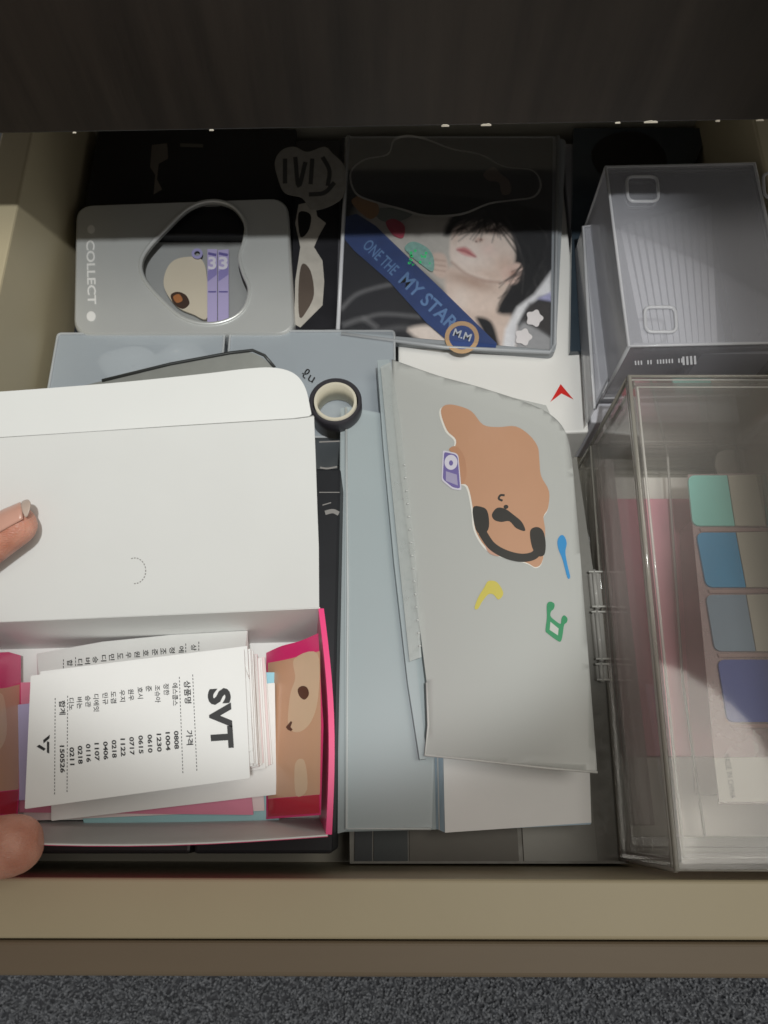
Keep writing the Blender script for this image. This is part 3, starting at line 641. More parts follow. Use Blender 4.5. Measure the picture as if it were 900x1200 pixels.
def binder():
    ax = P(452, 425, .07); bx = P(497, 890, .07); d = (bx-ax); d.z = 0; L = d.length; d.normalize(); e = Vector((-d.y, d.x, 0))
    if e.x < 0: e = -e
    def surf(x, y):
        q = Vector((x, y, 0))-Vector((ax.x, ax.y, 0)); s = q.dot(e); w = q.dot(d)/L
        s = max(-.01, min(.11, s))
        return .0665+.0085*math.sin(max(0, s)/.085*math.pi*.75)-.10*max(0, s-.066)**1.25*1.6-.004*math.sin(w*math.pi)*.6
    t = thing('frosted_folder', 'frosted plastic folder with bear sticker and music note stickers on cover', 'folder', (.045, .115, .032))
    ol = smooth_open([(459, 421), (513, 440), (560, 453), (615, 471), (644, 485), (661, 503), (669, 530), (675, 590), (688, 750), (700, 905)], 5)
    ol = [tuple(p) for p in ol]+[(600, 895), (498, 885), (502, 850), (500, 800), (486, 690), (470, 560), (460, 470)]
    cov = shape('cover', ol, surf, 6e-4, cover_m, t, grid=9, smoothsh=False)
    for p in cov.data.polygons: p.use_smooth = abs(p.normal.z) > .6
    # back cover and page block
    shape('back_cover', [(446, 430), (640, 475), (660, 520), (690, 890), (494, 884), (460, 640)], .049, .0008, cover_m, t)
    # spine strip on the left with its row of ring holes
    def ssp(x, y): return surf(x, y)-.0022
    spine = shape('spine', [(442, 422), (456, 421), (462, 500), (474, 640), (488, 780), (500, 889), (492, 890), (478, 800), (462, 660), (449, 520)], .0640, .014, pouch_m, t)
    sp = shape('spine_flap', [(446, 430), (458, 424), (470, 500), (486, 640), (494, 770), (480, 775), (468, 660), (456, 540)], .0672, 4e-4, plastic('spine_clear', (.62, .65, .63), .35, .3, .6), t)
    ringm = plastic('ring_clear', (.86, .88, .86), .55)
    for k in range(15):
        f = k/14; u = 474+18*f; v = 545+212*f
        p = U(u, v, .0676)
        tube('ring_glint', [p+Vector((-.0005, 0, -.0001)), p+Vector((0, .0001, .0001)), p+Vector((.0005, 0, -.0001))], .00035, ringm, t, 6)  # pale beads shaped as glints along the row of holes
    tube('cover_edge', [U(u, v, surf)+Vector((0, 0, .0001)) for u, v in [(500, 800), (502, 850), (498, 885), (560, 891), (640, 900), (700, 905)]], .0005, plastic('cover_rim', (.8, .8, .77), .6), t)
    # stickers (children of the folder: stuck to its cover)
    Z = lambda x, y, k=2.5: (360+x/k, 400+y/k)
    tan = M('sticker_tan', (.50, .275, .165), .4, .04, 60, coat=.2); dk_ = M('sticker_black', (.022, .02, .016), .45, .2); wb_ = M('sticker_white', (.74, .72, .66), .45)
    bear = [(392, 212), (400, 190), (430, 187), (480, 205), (515, 245), (560, 252), (610, 250), (650, 275), (675, 310), (680, 350), (685, 395), (708, 440), (705, 490), (692, 515), (697, 560), (690, 640), (670, 662), (640, 648), (560, 626), (520, 600), (492, 550), (485, 490), (470, 425), (440, 410), (430, 330), (436, 290), (410, 262)]
    b2 = [(x-5 if x < 600 else x, y+3) for x, y in bear]
    shape('bear_sticker_border', smooth([Z(*p) for p in b2], 4), surf, 1e-4, wb_, t, 1.5e-4, grid=9)
    bs = shape('bear_sticker', smooth([Z(*p) for p in bear], 4), surf, 1e-4, tan, t, 3.0e-4, grid=9)
    shape('bear_arm', smooth([Z(*p) for p in [(415, 318), (430, 308), (446, 316), (462, 345), (466, 395), (452, 420), (440, 380), (430, 335)]], 4), surf, 1e-4, M('arm_tan', (.46, .24, .14), .4), bs, 3.8e-4)
    shape('headphone_cup', smooth([Z(*p) for p in [(485, 490), (510, 486), (528, 500), (532, 545), (515, 568), (494, 552)]], 4), surf, 1e-4, dk_, bs, 4.6e-4)
    shape('headphone_cup', smooth([Z(*p) for p in [(653, 556), (672, 545), (690, 556), (698, 590), (694, 626), (672, 628), (657, 598)]], 4), surf, 1e-4, dk_, bs, 4.6e-4)
    shape('headphone_band', [Z(*p) for p in ribbon([(512, 560), (540, 600), (580, 624), (625, 635), (660, 630), (680, 612)], 24)], surf, 1e-4, dk_, bs, 5.4e-4)
    shape('ear', smooth([Z(*p) for p in [(518, 585), (545, 608), (572, 625), (556, 630), (530, 618)]], 4), surf, 1e-4, M('ear_pink', (.52, .30, .22), .4), bs, 4.0e-4)
    shape('muzzle', smooth([Z(*p) for p in [(541, 508), (556, 489), (580, 492), (605, 510), (628, 530), (638, 556), (612, 548), (592, 528), (568, 530), (548, 524)]], 4), surf, 1e-4, dk_, bs, 4.6e-4)
    shape('nose', [Z(*p) for p in circ(582, 486, 7, 6, 12)], surf, 1e-4, dk_, bs, 5.4e-4)
    shape('eye', [Z(*p) for p in ribbon([(578, 452), (566, 452), (561, 462), (572, 468)], 6)], surf, 1e-4, dk_, bs, 4.6e-4)
    pu = M('player_violet', (.16, .13, .34), .4, .05); pw_ = M('player_pale', (.62, .60, .68), .4)
    cs = shape('player_sticker', roundpoly([Z(*p) for p in [(397, 320), (442, 330), (452, 438), (424, 434), (393, 408)]], [3, 5, 3, 3, 3]), surf, 1e-4, pw_, t, 4.6e-4, grid=9)
    shape('player_body', roundpoly([Z(*p) for p in [(401, 325), (440, 334), (448, 433), (426, 429), (397, 405)]], [3, 5, 3, 3, 3]), surf, 1e-4, pu, cs, 5.4e-4, grid=9)
    shape('player_wheel', [Z(*p) for p in circ(421, 356, 19, 22, 24)], surf, 1e-4, pw_, cs, 6.2e-4, holes=[[Z(*p) for p in circ(421, 358, 6, 8, 14)]])
    shape('player_screen', [Z(*p) for p in [(406, 382), (438, 392), (441, 424), (406, 410)]], surf, 1e-4, M('screen_lilac', (.36, .33, .48), .4), cs, 6.2e-4)
    yel = M('note_yellow', (.58, .50, .09), .4); blu = M('note_blue', (.04, .27, .58), .4); grn = M('note_green', (.02, .25, .10), .4)
    shape('yellow_note_sticker', smooth([Z(*p) for p in [(490, 782), (500, 752), (518, 722), (530, 703), (552, 704), (568, 722), (574, 742), (560, 757), (545, 742), (530, 742), (512, 764), (500, 784)]], 4), surf, 1e-4, yel, t, 3e-4, grid=9)
    shape('blue_note_sticker', smooth([Z(*p) for p in [(733, 585), (742, 569), (753, 572), (760, 592), (756, 618), (762, 655), (770, 690), (762, 692), (748, 640), (736, 610)]], 4), surf, 1e-4, blu, t, 3e-4, grid=9)
    Y = lambda x, y: (360+x*.4, 700+y*.4)
    gs = shape('green_note_sticker', smooth([Y(*p) for p in [(702, 22), (712, 13), (724, 20), (722, 34), (714, 42), (713, 56), (728, 70), (742, 78), (745, 62), (752, 53), (762, 62), (760, 74), (752, 82), (748, 110), (742, 130), (728, 124), (704, 106), (698, 96), (702, 60)]], 4), surf, 1e-4, grn, t, 3e-4, grid=9)
    shape('note_gap', [Y(*p) for p in [(712, 72), (736, 92), (734, 112), (710, 96)]], surf, 1e-4, M('gap_pale', (.52, .53, .50), .5), gs, 3.8e-4)
binder()

# ------------------------------------------------------------------ hinged clear box with index tabs
def acrylic():
    A, B = (.1075, .179), (.1020, -.0185); X1 = .184
    ol = [B, (X1, -.0187), (X1, .179), A]
    t = thing('hinged_box', 'clear acrylic hinged box holding coloured index tabs', 'plastic box', (.145, .08, .0005))
    zs = .031
    ring_wall('body', ol, .0006, zs-.0004, .0020, acryl, t); prism('base', inset(ol, .0021), .0006, .0026, acryl, t)
    lid = ring_wall('lid', ol, zs+.0004, .0998, .0020, acryl, t)
    prism('lid_top', inset(ol, .0021), .0978, .0998, acryl, lid)
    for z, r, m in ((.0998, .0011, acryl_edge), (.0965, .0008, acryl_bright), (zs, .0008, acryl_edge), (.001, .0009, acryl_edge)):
        tube('edge', [(x, y, z) for x, y in ol], r, m, lid if z > zs else t, 6, True)  # added rods paint the light and dark lines along the acrylic edges
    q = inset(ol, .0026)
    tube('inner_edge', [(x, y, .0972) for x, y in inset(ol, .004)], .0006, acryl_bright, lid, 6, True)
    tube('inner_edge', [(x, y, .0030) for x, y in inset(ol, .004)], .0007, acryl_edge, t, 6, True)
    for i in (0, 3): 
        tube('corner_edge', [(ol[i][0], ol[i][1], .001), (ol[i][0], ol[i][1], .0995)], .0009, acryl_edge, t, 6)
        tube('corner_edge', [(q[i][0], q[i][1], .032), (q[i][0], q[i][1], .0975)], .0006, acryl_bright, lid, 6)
    # hinge knuckles on the left side
    for v0, v1 in ((676, 716), (722, 776), (782, 800)):
        f = lambda v: P(702, v, .026).y
        x = A[0]+(B[0]-A[0])*((A[1]-f((v0+v1)/2))/(A[1]-B[1]))
        hb = box('hinge', x-.0058, f(v1), .016, x-.0004, f(v0), .034, acryl_bright, t); bevel(hb, .001)
        tube('hinge_pin', [(x-.0036, f(v1)-.001, .0345), (x-.0036, f(v0)+.001, .0345)], .0011, acryl_bright, hb, 8)
        for vv in (v0, v1): tube('hinge_glint_rod', [(x-.0062, f(vv), .0350), (x+.0004, f(vv), .0350)], .0005, M('hinge_glint', (.70, .69, .64), .2), hb, 6)  # pale rods paint a glint across the hinge ends
    # floor paper + pink sheet + tab card
    o = box('white_liner', .1105, -.010, .0030, .1812, .170, .0100, M('liner_white', (.84, .81, .75), .5, .04)); bevel(o, .0006); tag(o, 'white paper block on the floor of the hinged box', 'paper')
    y1, y0 = P(760, 584, .017).y, P(800, 886, .017).y
    o = box('pink_sheet', .1130, y0, .0102, .1740, y1, .0170, M('pink_paper', (.84, .36, .44), .5, .10, 20)); bevel(o, .0006); tag(o, 'pink paper pad inside the hinged box', 'paper pad')
    o = box('pale_pad', .1115, y0-.03, .0172, .1210, y1+.02, .0230, plastic('pale_pad', (.80, .70, .68), .35)); bevel(o, .0006); tag(o, 'narrow milky pad by the hinges inside the clear box', 'pad')
    zc = .048
    card = thing('index_tab_card', 'clear backed card of coloured index tabs standing in hinged box', 'index tabs', P(850, 760, .0180))
    def S_(u, v): return (u, v)
    bk = shape('backing_sheet', [(806, 556), (990, 552), (990, 941), (842, 942)], zc-.0012, 3e-4, plastic('backing_clear', (.80, .62, .62), .30, .25, .5), card)
    shape('white_foot', [(837, 888), (990, 886), (990, 939), (843, 940)], zc-.0008, 3e-4, M('foot_white', (.66, .64, .58), .5, .04), card)
    shape('spacer', [(820, 600), (985, 600), (985, 930), (842, 930)], zc-.0016, .028, plastic('spacer_clear', (.9, .75, .75), .01, .25, .05), card)
    cols = ((.28, .74, .66), (.03, .34, .66), (.24, .34, .46), (.05, .085, .42))
    tabs = ((806, 557, 858, 616, 812), (816, 624, 868, 688, 828), (827, 697, 880, 763, 838), (841, 773, 906, 846, 853))
    for (x0, y0, x1, y1, xb), cl in zip(tabs, cols):
        dx = xb-x0
        pad = M('tab_ink', cl, .4, .05, 60)
        shape('tab', roundpoly([(x0, y0), (x1-6, y0), (x1+dx*.5, y1), (xb, y1)], [9, 0, 0, 9]), zc, .0014, pad, card)
        shape('tab_strip', [(x1-5, y0), (x1+34, y0-1), (x1+36+dx*.6, y1), (x1+1+dx*.5, y1)], zc, .0010, M('strip_cream', (.58, .54, .45), .5, .04), card)
        shape('tab', roundpoly([(x1+36, y0-1), (990, y0-2), (990, y1), (x1+38+dx*.6, y1)], [0, 0, 0, 0]), zc, .0014, M('tab_ink2', (.05, .38, .34) if y0 < 600 else cl, .4, .05), card)
        shape('tab_gap', [(x0+14, y1+3), (990, y1+2), (990, y1+6), (x0+16, y1+7)], zc-.0004, 2e-4, M('gap_rose', (.45, .30, .29), .5), card)
    text('maker_print', [('MADE IN CHINA', (848, 884), (856, 936), 6.5, .0)], zc-.0007, M('maker_ink', (.08, .08, .08), .5), card, 1e-4)
    o = shape('clear_sticker', smooth([(842, 530), (880, 528), (890, 545), (884, 560), (845, 558)], 4), .030, .001, plastic('milky_clear', (.62, .58, .52), .45)); tag(o, 'milky clear sticker behind the index tabs', 'sticker')
    tube('inner_divider', [P(773, 486, .02), P(782, 530, .02), P(800, 800, .02), P(826, 980, .02)], .0007, acryl_bright, t, 6)
acrylic()

# ------------------------------------------------------------------ bluish clear case at the back right
def bluebox():
    z0, z1 = .0515, .0995
    bl, fl = P(710, 196, z1), P(737, 406, z1)
    X1 = .183
    ol = [(fl.x, fl.y), (X1, fl.y+.002), (X1, bl.y+.002), (bl.x, bl.y)]
    t = thing('lidded_case', 'bluish clear plastic case with square feet on top, at the drawer back', 'plastic case', (.14, .24, z0))
    ring_wall('wall', ol, z0, z1-.0015, .0015, bluecase, t); top = prism('top', ol, z1-.0014, z1, bluecase, t)
    tube('edge', [(x, y, z1) for x, y in ol], .0009, bluecase_edge, t, 6, True)  # pale rods paint the highlight along the case edges
    tube('edge', [(x, y, z0+.001) for x, y in ol], .0009, bluecase_edge, t, 6, True)
    for i in (0, 3): tube('edge', [(ol[i][0], ol[i][1], z0+.001), (ol[i][0], ol[i][1], z1)], .0008, bluecase_edge, t, 6)
    for cx, cy in ((752, 221), (773, 374), (912, 217)):
        r = roundpoly([(cx-18, cy-14), (cx+18, cy-14), (cx+20, cy+15), (cx-16, cy+15)], 8)
        tube('foot', [U(u, v, z1+.0006) for u, v in r], .0008, bluecase_edge, top, 8, True)
    tube('inner_rail', [P(728, 262, .086), P(800, 236, .086), P(905, 198, .086)], .0014, bluecase, t, 8)
    tube('edge', [P(742, 404, .096), P(905, 402, .096)], .0008, bluecase_edge, t, 6)
    sm = [M('sleeve_grey%d' % k, (.34+.05*k, .34+.05*k, .38+.05*k), .4, .06) for k in range(3)]
    for k in range(12):
        u0 = 742+k*9.2; f = k/11
        a, b = P(u0-10, 262-22*f, .082), P(u0+8-22*f+12, 412, .082)
        o = quad('card_sleeve', [b+Vector((0, 0, -.027)), a+Vector((0, 0, -.027)), a, b], .0026, sleeve_m)
        tag(o, 'translucent card sleeve standing on edge inside the bluish clear case', 'card sleeve', 'sleeves inside the clear case')
    o = box('pale_fill_panel', fl.x+.004, fl.y+.0025, z0+.0012, X1-.004, fl.y+.0040, z1-.010, M('pale_lilac_fill', (.66, .66, .72), .5, .04)); tag(o, 'pale lilac panel added inside the bluish clear case to brighten its front', 'card')  # panel added only to brighten the case front
    # left, lower case beside it
    text('embossed_line', [('ııı ıı ıııııı ıı', (744, 428), (800, 425), 5, .01), ('IIII', (800, 428), (816, 427), 10, .02)], .0998, bluecase_edge, t, 1e-4)
    zl = .066
    o = thing('small_clear_case', 'small clear sleeve case against the bluish lidded case', 'plastic case', P(690, 360, .0475))
    q = [P(683, 266, zl), P(707, 262, zl), P(716, 440, zl), P(697, 480, zl)]; q = [(p.x, p.y) for p in q][::-1]
    ring_wall('wall', q, .0475, zl, .0009, bluecase, o); prism('top', inset(q, .001), zl-.0008, zl, bluecase, o)
    tube('edge', [(x, y, zl) for x, y in q], .0008, bluecase_edge, o, 6, True)
bluebox()
o = box('cardboard_box', .1055, .186, .0005, .182, .372, .0428, M('grey_board', (.52, .52, .56), .6, .1)); bevel(o, .001); tag(o, 'grey cardboard box under the bluish clear case', 'box')
o = shape('white_leaflet', [(868, 437), (905, 428), (960, 430), (960, 445)], .0520, 4e-4, white_paper); tag(o, 'white leaflet edge between the two clear boxes', 'leaflet')

# ------------------------------------------------------------------ gift box
GB = .0835; GR = .121
def giftbox():
    t = thing('gift_box', 'open white carton gift box with hot pink printed sides', 'gift box', (-.08, .035, GB-.0005))
    BR, FR, FL, BL = P(375, 713, GR), P(384, 978, GR), P(-38, 985, GR), P(-38, 731, GR)
    br, fr, fl, bl = P(371, 752, GB), P(374, 958, GB), P(-30, 962, GB), P(-30, 762, GB)
    zz = Vector((0, 0, 1))
    prism('base', [(p.x, p.y) for p in (fl, fr, br, bl)], GB-.0005, GB, white_card, t)
    def wall(name, a, b, c, d, nin, inner, outer, bul=0):
        # a-b rim, c-d foot (c under b); several columns so that the panel can bow
        vs = []; n = 9
        out = ((b-a).cross(d-a)).normalized()
        if out.dot(nin) > 0: out = -out
        for i in range(n+1):
            f = i/n; k = math.sin(f*math.pi)*bul
            top = a.lerp(b, f)+out*k; bot = d.lerp(c, f)+out*k*.3
            dn = Vector((0, 0, -.0008)); vs += [top, bot, top+out*.0005, bot+out*.0005, top+out*.00052+dn, bot+out*.00052, top+out*.0007+dn, bot+out*.0007]
        fi = []; fo = []
        for i in range(n):
            p, q = i*8, i*8+8
            fi += [(p, p+1, q+1, q), (p+2, q+2, q+3, p+3), (p, q, q+2, p+2), (p+1, p+3, q+3, q+1)]
            fo += [(p+4, p+5, q+5, q+4), (p+6, q+6, q+7, p+7), (p+4, q+4, q+6, p+6), (p+5, p+7, q+7, q+5)]
        e = n*8
        fi += [(0, 2, 3, 1), (e, e+1, e+3, e+2)]; fo += [(4, 6, 7, 5), (e+4, e+5, e+7, e+6)]
        w = build(name, vs, fi, inner, t); build('printed_face', vs, fo, outer, w)
        # drop loose vertices
        for o in (w, w.children[0]):
            bm = bmesh.new(); bm.from_mesh(o.data); bmesh.ops.delete(bm, geom=[v for v in bm.verts if not v.link_faces], context='VERTS'); bm.to_mesh(o.data); bm.free()
        return w
    wall('front_wall', FL, FR, fr, fl, Vector((0, 1, 0)), white_card, pink, .002)
    wall('back_wall', BL, BR, br, bl, Vector((0, -1, 0)), white_card, pink)
    # right wall: double, pink, slightly bowed
    n = 12; vs = []; fs = []
    for i in range(n+1):
        f = i/n; k = .0022*math.sin(f*math.pi)
        top = BR.lerp(FR, f)+Vector((k+.0004, 0, 0)); bot = br.lerp(fr, f)+Vector((.001, 0, 0))
        vs += [top+Vector((-.0010, 0, 0)), top+Vector((.0010, 0, 0)), bot+Vector((.0010, 0, 0)), bot+Vector((-.0010, 0, 0))]
    for i in range(n):
        p, q = i*4, i*4+4
        for j in range(4): fs.append((p+j, q+j, q+(j+1) % 4, p+(j+1) % 4))
    fs += [(0, 1, 2, 3), (n*4+3, n*4+2, n*4+1, n*4)]
    build('side_wall', vs, fs, pink, t)
    quad('side_wall', [BL, FL, fl, bl], .0012, pink, t)
    # printed dust flaps lying into the box
    pr_ = Plane(P(377, 741, .1165), P(377, 957, .1165), P(318, 850, .0885))
    def flap(outer, tan_poly, red_poly, light, pl):
        f = shape('dust_flap', outer, pl, 5e-4, pink, t)
        shape('flap_print', tan_poly, pl, 5e-5, bear_brown, f, 1e-4)
        shape('flap_print', red_poly, pl, 5e-5, red, f, 1e-4)
        for l in light: shape('flap_print', l, pl, 5e-5, bear_light, f, 1.8e-4)
        return f
    rf = flap(smooth_open([(312, 765), (330, 757), (352, 751), (373, 742)], 4)+[Vector((376, 800)), Vector((379, 850)), Vector((376, 955)), Vector((312, 960))],
         smooth_open([(314, 777), (335, 773), (355, 768), (375, 763)], 3)+[Vector((376, 850)), Vector((375, 931)), Vector((314, 936))],
         [(314, 937), (374, 931.5), (374.5, 953), (314, 957)],
         [smooth([(345, 772), (372, 766), (373, 815), (365, 845), (350, 858), (338, 850), (340, 815), (346, 795)], 5), smooth([(346, 895), (357, 892), (360, 925), (347, 932)], 4)], pr_)
    shape('flap_print', smooth([(349, 808), (354, 804), (360, 806), (362, 814), (357, 820), (351, 816)], 4), pr_, 5e-5, brown_ink, rf, 2.6e-4)
    shape('flap_print', [(335, 852), (341, 845), (342.5, 846.5), (340.5, 852), (343, 855), (341, 857), (337, 855)], pr_, 5e-5, brown_ink, rf, 2.6e-4)
    pl_ = Plane(P(-20, 765, .1165), P(-20, 957, .1165), P(26, 860, .0880))
    flap([(-25, 766), (10, 764), (24, 768), (24, 900), (20, 958), (-25, 958)], [(-24, 810), (8, 806), (23, 802), (22, 925), (-24, 930)], [(-24, 931), (22, 926), (19, 954), (-24, 954)], [smooth([(-10, 820), (4, 815), (8, 860), (-4, 880), (-14, 850)], 4)], pl_)
    # lid + tuck flap
    pl = Plane(P(374, 712, GR+.0004), P(-38, 730.5, GR+.0004), P(368, 487, .164))
    def lsurf(x, y): return pl(x, y)
    lid = shape('lid', [(-60, 731.5), (374, 712), (373.5, 640), (372, 600), (370, 540), (368, 488), (345, 491), (200, 500), (-60, 517)], pl, 5e-4, white_card, t)
    # printed outer face of the lid
    f0, f1 = U(-60, 517, pl), U(368, 488, pl)
    fd = (f1-f0).normalized(); bk = Vector((-fd.y, fd.x, 0)).normalized()
    tp = Plane(f0, f1, f0+bk*.02+Vector((0, 0, .0035)))
    shape('tuck_flap', [(-60, 516.2), (100, 506), (200, 499.2), (343, 490.2), (362, 487.8)]+[tuple(p) for p in smooth_open([(365, 485), (358, 455), (345, 438), (322, 431), (290, 432), (230, 439), (130, 449), (0, 459), (-60, 462)], 5)], tp, 5e-4, white_card, t, 2e-5)
    shape('slit_shade', [(346, 489), (367, 485.5), (368, 487.5), (350, 491.5)], tp, 4e-4, M('slit_shadow', (.35, .34, .33), .6), t, -8e-4)  # grey sliver painted as the shade in the lid's corner slit
    # dashed thumb notch
    for a0_, a1_ in [(x*.26-1.9, x*.26-1.75) for x in range(14)]:
        q = [(158+13.5*math.cos(a)*.95, 669+15*math.sin(a)) for a in (a0_, (a0_+a1_)/2, a1_)]
        shape('perforation', ribbon(q, 1.1), pl, 5e-5, grey_ink, lid, 1.2e-4)
giftbox()

# ------------------------------------------------------------------ cards in the gift box
def cardpile():
    top = [(36, 792), (286, 760), (322, 903), (30, 948)]
    def place(outline, z, th, mat, label, group=None, cat='card', bend=0):
        o = shape('paper_card', roundpoly(outline, 1.5, 3), z, th, mat); return tag(o, label, cat, group)
    z = GB+.0006
    grp = 'cards piled in the gift box'
    rosy = M('rose_card', (.62, .20, .30), .5, .15, 60); teal = M('teal_card', (.30, .52, .55), .5, .06); skyb = M('sky_card', (.30, .60, .72), .5, .06)
    pale = M('pale_rose_card', (.72, .60, .60), .5, .08); lil = M('lilac_card', (.42, .40, .62), .5, .1); cre = M('cream_print_card', (.74, .66, .50), .5, .05)
    spec = [([(100, 800), (300, 790), (331, 958), (105, 968)], cre, 'cream card at the bottom of the gift box'),
            ([(60, 830), (326, 790), (327, 964), (100, 970)], teal, 'teal card sticking out low in the card pile'),
            ([(25, 810), (300, 790), (310, 950), (28, 962)], pale, 'pale rose card low in the card pile'),
            ([(18, 800), (280, 792), (297, 955), (22, 952)], rosy, 'rose printed card low in the card pile'),
            ([(120, 787), (334, 788), (327, 925), (120, 950)], skyb, 'sky blue card poking out beside the tan bear flap'),
            ([(20, 826), (250, 800), (250, 930), (16, 938)], lil, 'lilac card poking out at the thumb end of the pile')]
    for ol, m, lb in spec:
        place(ol, z+.0009, .0007, m, lb, grp); z += .0012
    z += .0012; zb = z-.0003
    n = 24
    step = (.1195-z-.0016)/n
    base = [(46, 790), (290, 757), (297, 893), (40, 935)]
    for k in range(n):
        # keep the same place in the world while rising: take the outline at the top height and drop it
        jx, jy = random.uniform(-2.2, 2.2), random.uniform(-3, 3); rot = random.uniform(-.012, .012)
        sh = 10*max(0, 1-k/7)
        ztop = z+step*(k+1)
        w = [P(u, v, .1185) for u, v in base]; c = sum(w, Vector((0, 0, 0)))/4
        R = Matrix.Rotation(rot, 3, 'Z')
        ww = [c+R@(p-c)+Vector(((jx+sh)*.0003, jy*.0003, 0)) for p in w]
        o = shape('paper_card', [(p.x, p.y) for p in ww], ztop, step*.72, pale if k in (2, 5, 9) else white_paper, None, world=True)
        tag(o, 'pale rose card edge within the white card pile' if k in (2, 5, 9) else 'white receipt card inside the pile, only its edges showing', 'card', grp)
    z += step*n
    # card with the hidden print, pushed up behind the top one
    strip = lambda x, y: z+.0008+.0006*math.sin((x+.12)/.075*math.pi)
    def tilt(x, y): return z+.0010-1.1*max(0, y-(.0455+.11*(x+.085)))
    o = shape('paper_card', [(43, 766), (120, 752), (200, 744), (290, 739), (296, 880), (50, 920)], tilt, .0006, white_paper, grid=6)
    tag(o, 'white receipt card pushed up behind the top receipt, print half hidden', 'card', grp)
    K = 2.8125; Q = lambda x, y: (20+x/K, 740+y/K)
    it = []
    for ch, x, y in zip('상에정조준호원우도민디승버디합', (582, 541, 511, 482, 454, 425, 396, 367, 340, 312, 285, 258, 232, 207, 174), (52, 58, 60, 64, 67, 70, 74, 77, 80, 84, 87, 92, 96, 100, 103)):
        it.append((ch, Q(x-9, y-9), Q(x-8, y+12), 6.4, .012))
    text('printed_text', it, tilt, black_ink, o)
    V = []
    for x, y0, y1 in ((599, 34, 62), (556, 40, 66), (193, 85, 112), (153, 92, 118)):
        y = y0
        while y < y1: shape('printed_dash', ribbon([Q(x, y), Q(x+.4, y+7)], .8), tilt, 4e-5, black_ink, o, 1.2e-4); y += 11
    # card peeping out at the lower right
    place([(60, 830), (322, 800), (324, 931), (60, 962)], zb, .0006, white_paper, 'blank corner of a white card jutting out beside the top receipt', grp)
    o = place([(36, 792), (286, 760), (293, 912), (29, 948)], z+.0032, .0006, white_paper, 'top receipt card printed with SVT, a name list and prices', grp)
    s = z+.0032
    names = [('에스쿱스', '0808', 520, 170, 245, 525, 328, 388), ('정한', '1004', 491, 172, 211, 497, 332, 393), ('조슈아', '1230', 462, 178, 235, 468, 337, 397), ('준', '0610', 433, 180, 199, 438, 340, 400), ('호시', '0615', 405, 184, 222, 408, 343, 403), ('원우', '0717', 375, 190, 228, 378, 348, 408), ('우지', '1122', 346, 193, 232, 349, 353, 412), ('도겸', '0218', 317, 198, 237, 320, 358, 417), ('민규', '0406', 290, 203, 241, 292, 363, 423), ('디에잇', '1107', 260, 207, 265, 263, 368, 427), ('승관', '0116', 233, 212, 250, 235, 371, 431), ('버논', '0218', 205, 217, 255, 208, 377, 437), ('디노', '0211', 178, 220, 260, 181, 382, 441)]
    it = [('SVT', Q(627, 190), Q(640, 388), 27, .05), ('상품명', Q(549, 163), Q(553, 238), 8, .02), ('가격', Q(556, 326), Q(559, 375), 8, .02), ('합계', Q(138, 228), Q(140, 275), 7.5, .02), ('150526', Q(141, 376), Q(143, 466), 5.5, .03)]
    for nm, nb, x, y0, y1, x2, y2, y3 in names:
        it += [(nm, Q(x-9, y0), Q(x-7, y1), 6.6, .012), (nb, Q(x2-8, y2), Q(x2-6, y3), 5.4, .03)]
    text('printed_text', it, s, black_ink, o)
    for x0, y0, x1, y1 in ((579, 142, 593, 464), (535, 150, 547, 472), (167, 212, 165, 530), (126, 220, 124, 538)):
        L = math.hypot(x1-x0, y1-y0); d = 0; V = []
        while d < L-6:
            f, g_ = d/L, (d+6.5)/L
            shape('printed_dash', ribbon([Q(x0+(x1-x0)*f, y0+(y1-y0)*f), Q(x0+(x1-x0)*g_, y0+(y1-y0)*g_)], .8), s, 4e-5, black_ink, o, 1.2e-4); d += 11.5
    # printed emblem: an angular stroke and a small wedge
    for k, q in enumerate(([(428, 315), (420, 380), (318, 468), (310, 410)], [(195, 525), (245, 490), (355, 560), (325, 600)], [(378, 430), (418, 445), (418, 645), (378, 630)])):
        shape('printed_emblem', [(30+x/15, 840+y/15) for x, y in q], s, 4e-5, black_ink, o, 1.2e-4+k*3e-5)
cardpile()

# ------------------------------------------------------------------ hand holding the gift box
def skinmat():
    m, nt, b, out = nodes('skin'); N = nt.nodes.new; L = nt.links.new
    tc = N('ShaderNodeTexCoord'); nz = N('ShaderNodeTexNoise'); nz.inputs['Scale'].default_value = 95; nz.inputs['Detail'].default_value = 5; L(tc.outputs['Object'], nz.inputs[0])
    cr = N('ShaderNodeValToRGB'); cr.color_ramp.elements[0].position = .35; cr.color_ramp.elements[0].color = (.46, .19, .125, 1); cr.color_ramp.elements[1].position = .7; cr.color_ramp.elements[1].color = (.64, .34, .255, 1)
    L(nz.outputs[0], cr.inputs[0]); L(cr.outputs[0], b.inputs['Base Color']); b.inputs['Roughness'].default_value = .45
    b.inputs['Subsurface Weight'].default_value = .25; b.inputs['Subsurface Radius'].default_value = (.006, .002, .001); b.inputs['Subsurface Scale'].default_value = .5
    wv = N('ShaderNodeTexVoronoi'); wv.feature = 'DISTANCE_TO_EDGE'; wv.inputs['Scale'].default_value = 1100; mpv = N('ShaderNodeMapping'); mpv.inputs['Scale'].default_value = (.55, 1.3, 1); L(tc.outputs['Object'], mpv.inputs[0]); L(mpv.outputs[0], wv.inputs[0])
    bp = N('ShaderNodeBump'); bp.inputs['Strength'].default_value = .5; bp.inputs['Distance'].default_value = .0006; L(wv.outputs[0], bp.inputs['Height']); L(bp.outputs[0], b.inputs['Normal'])
    return m
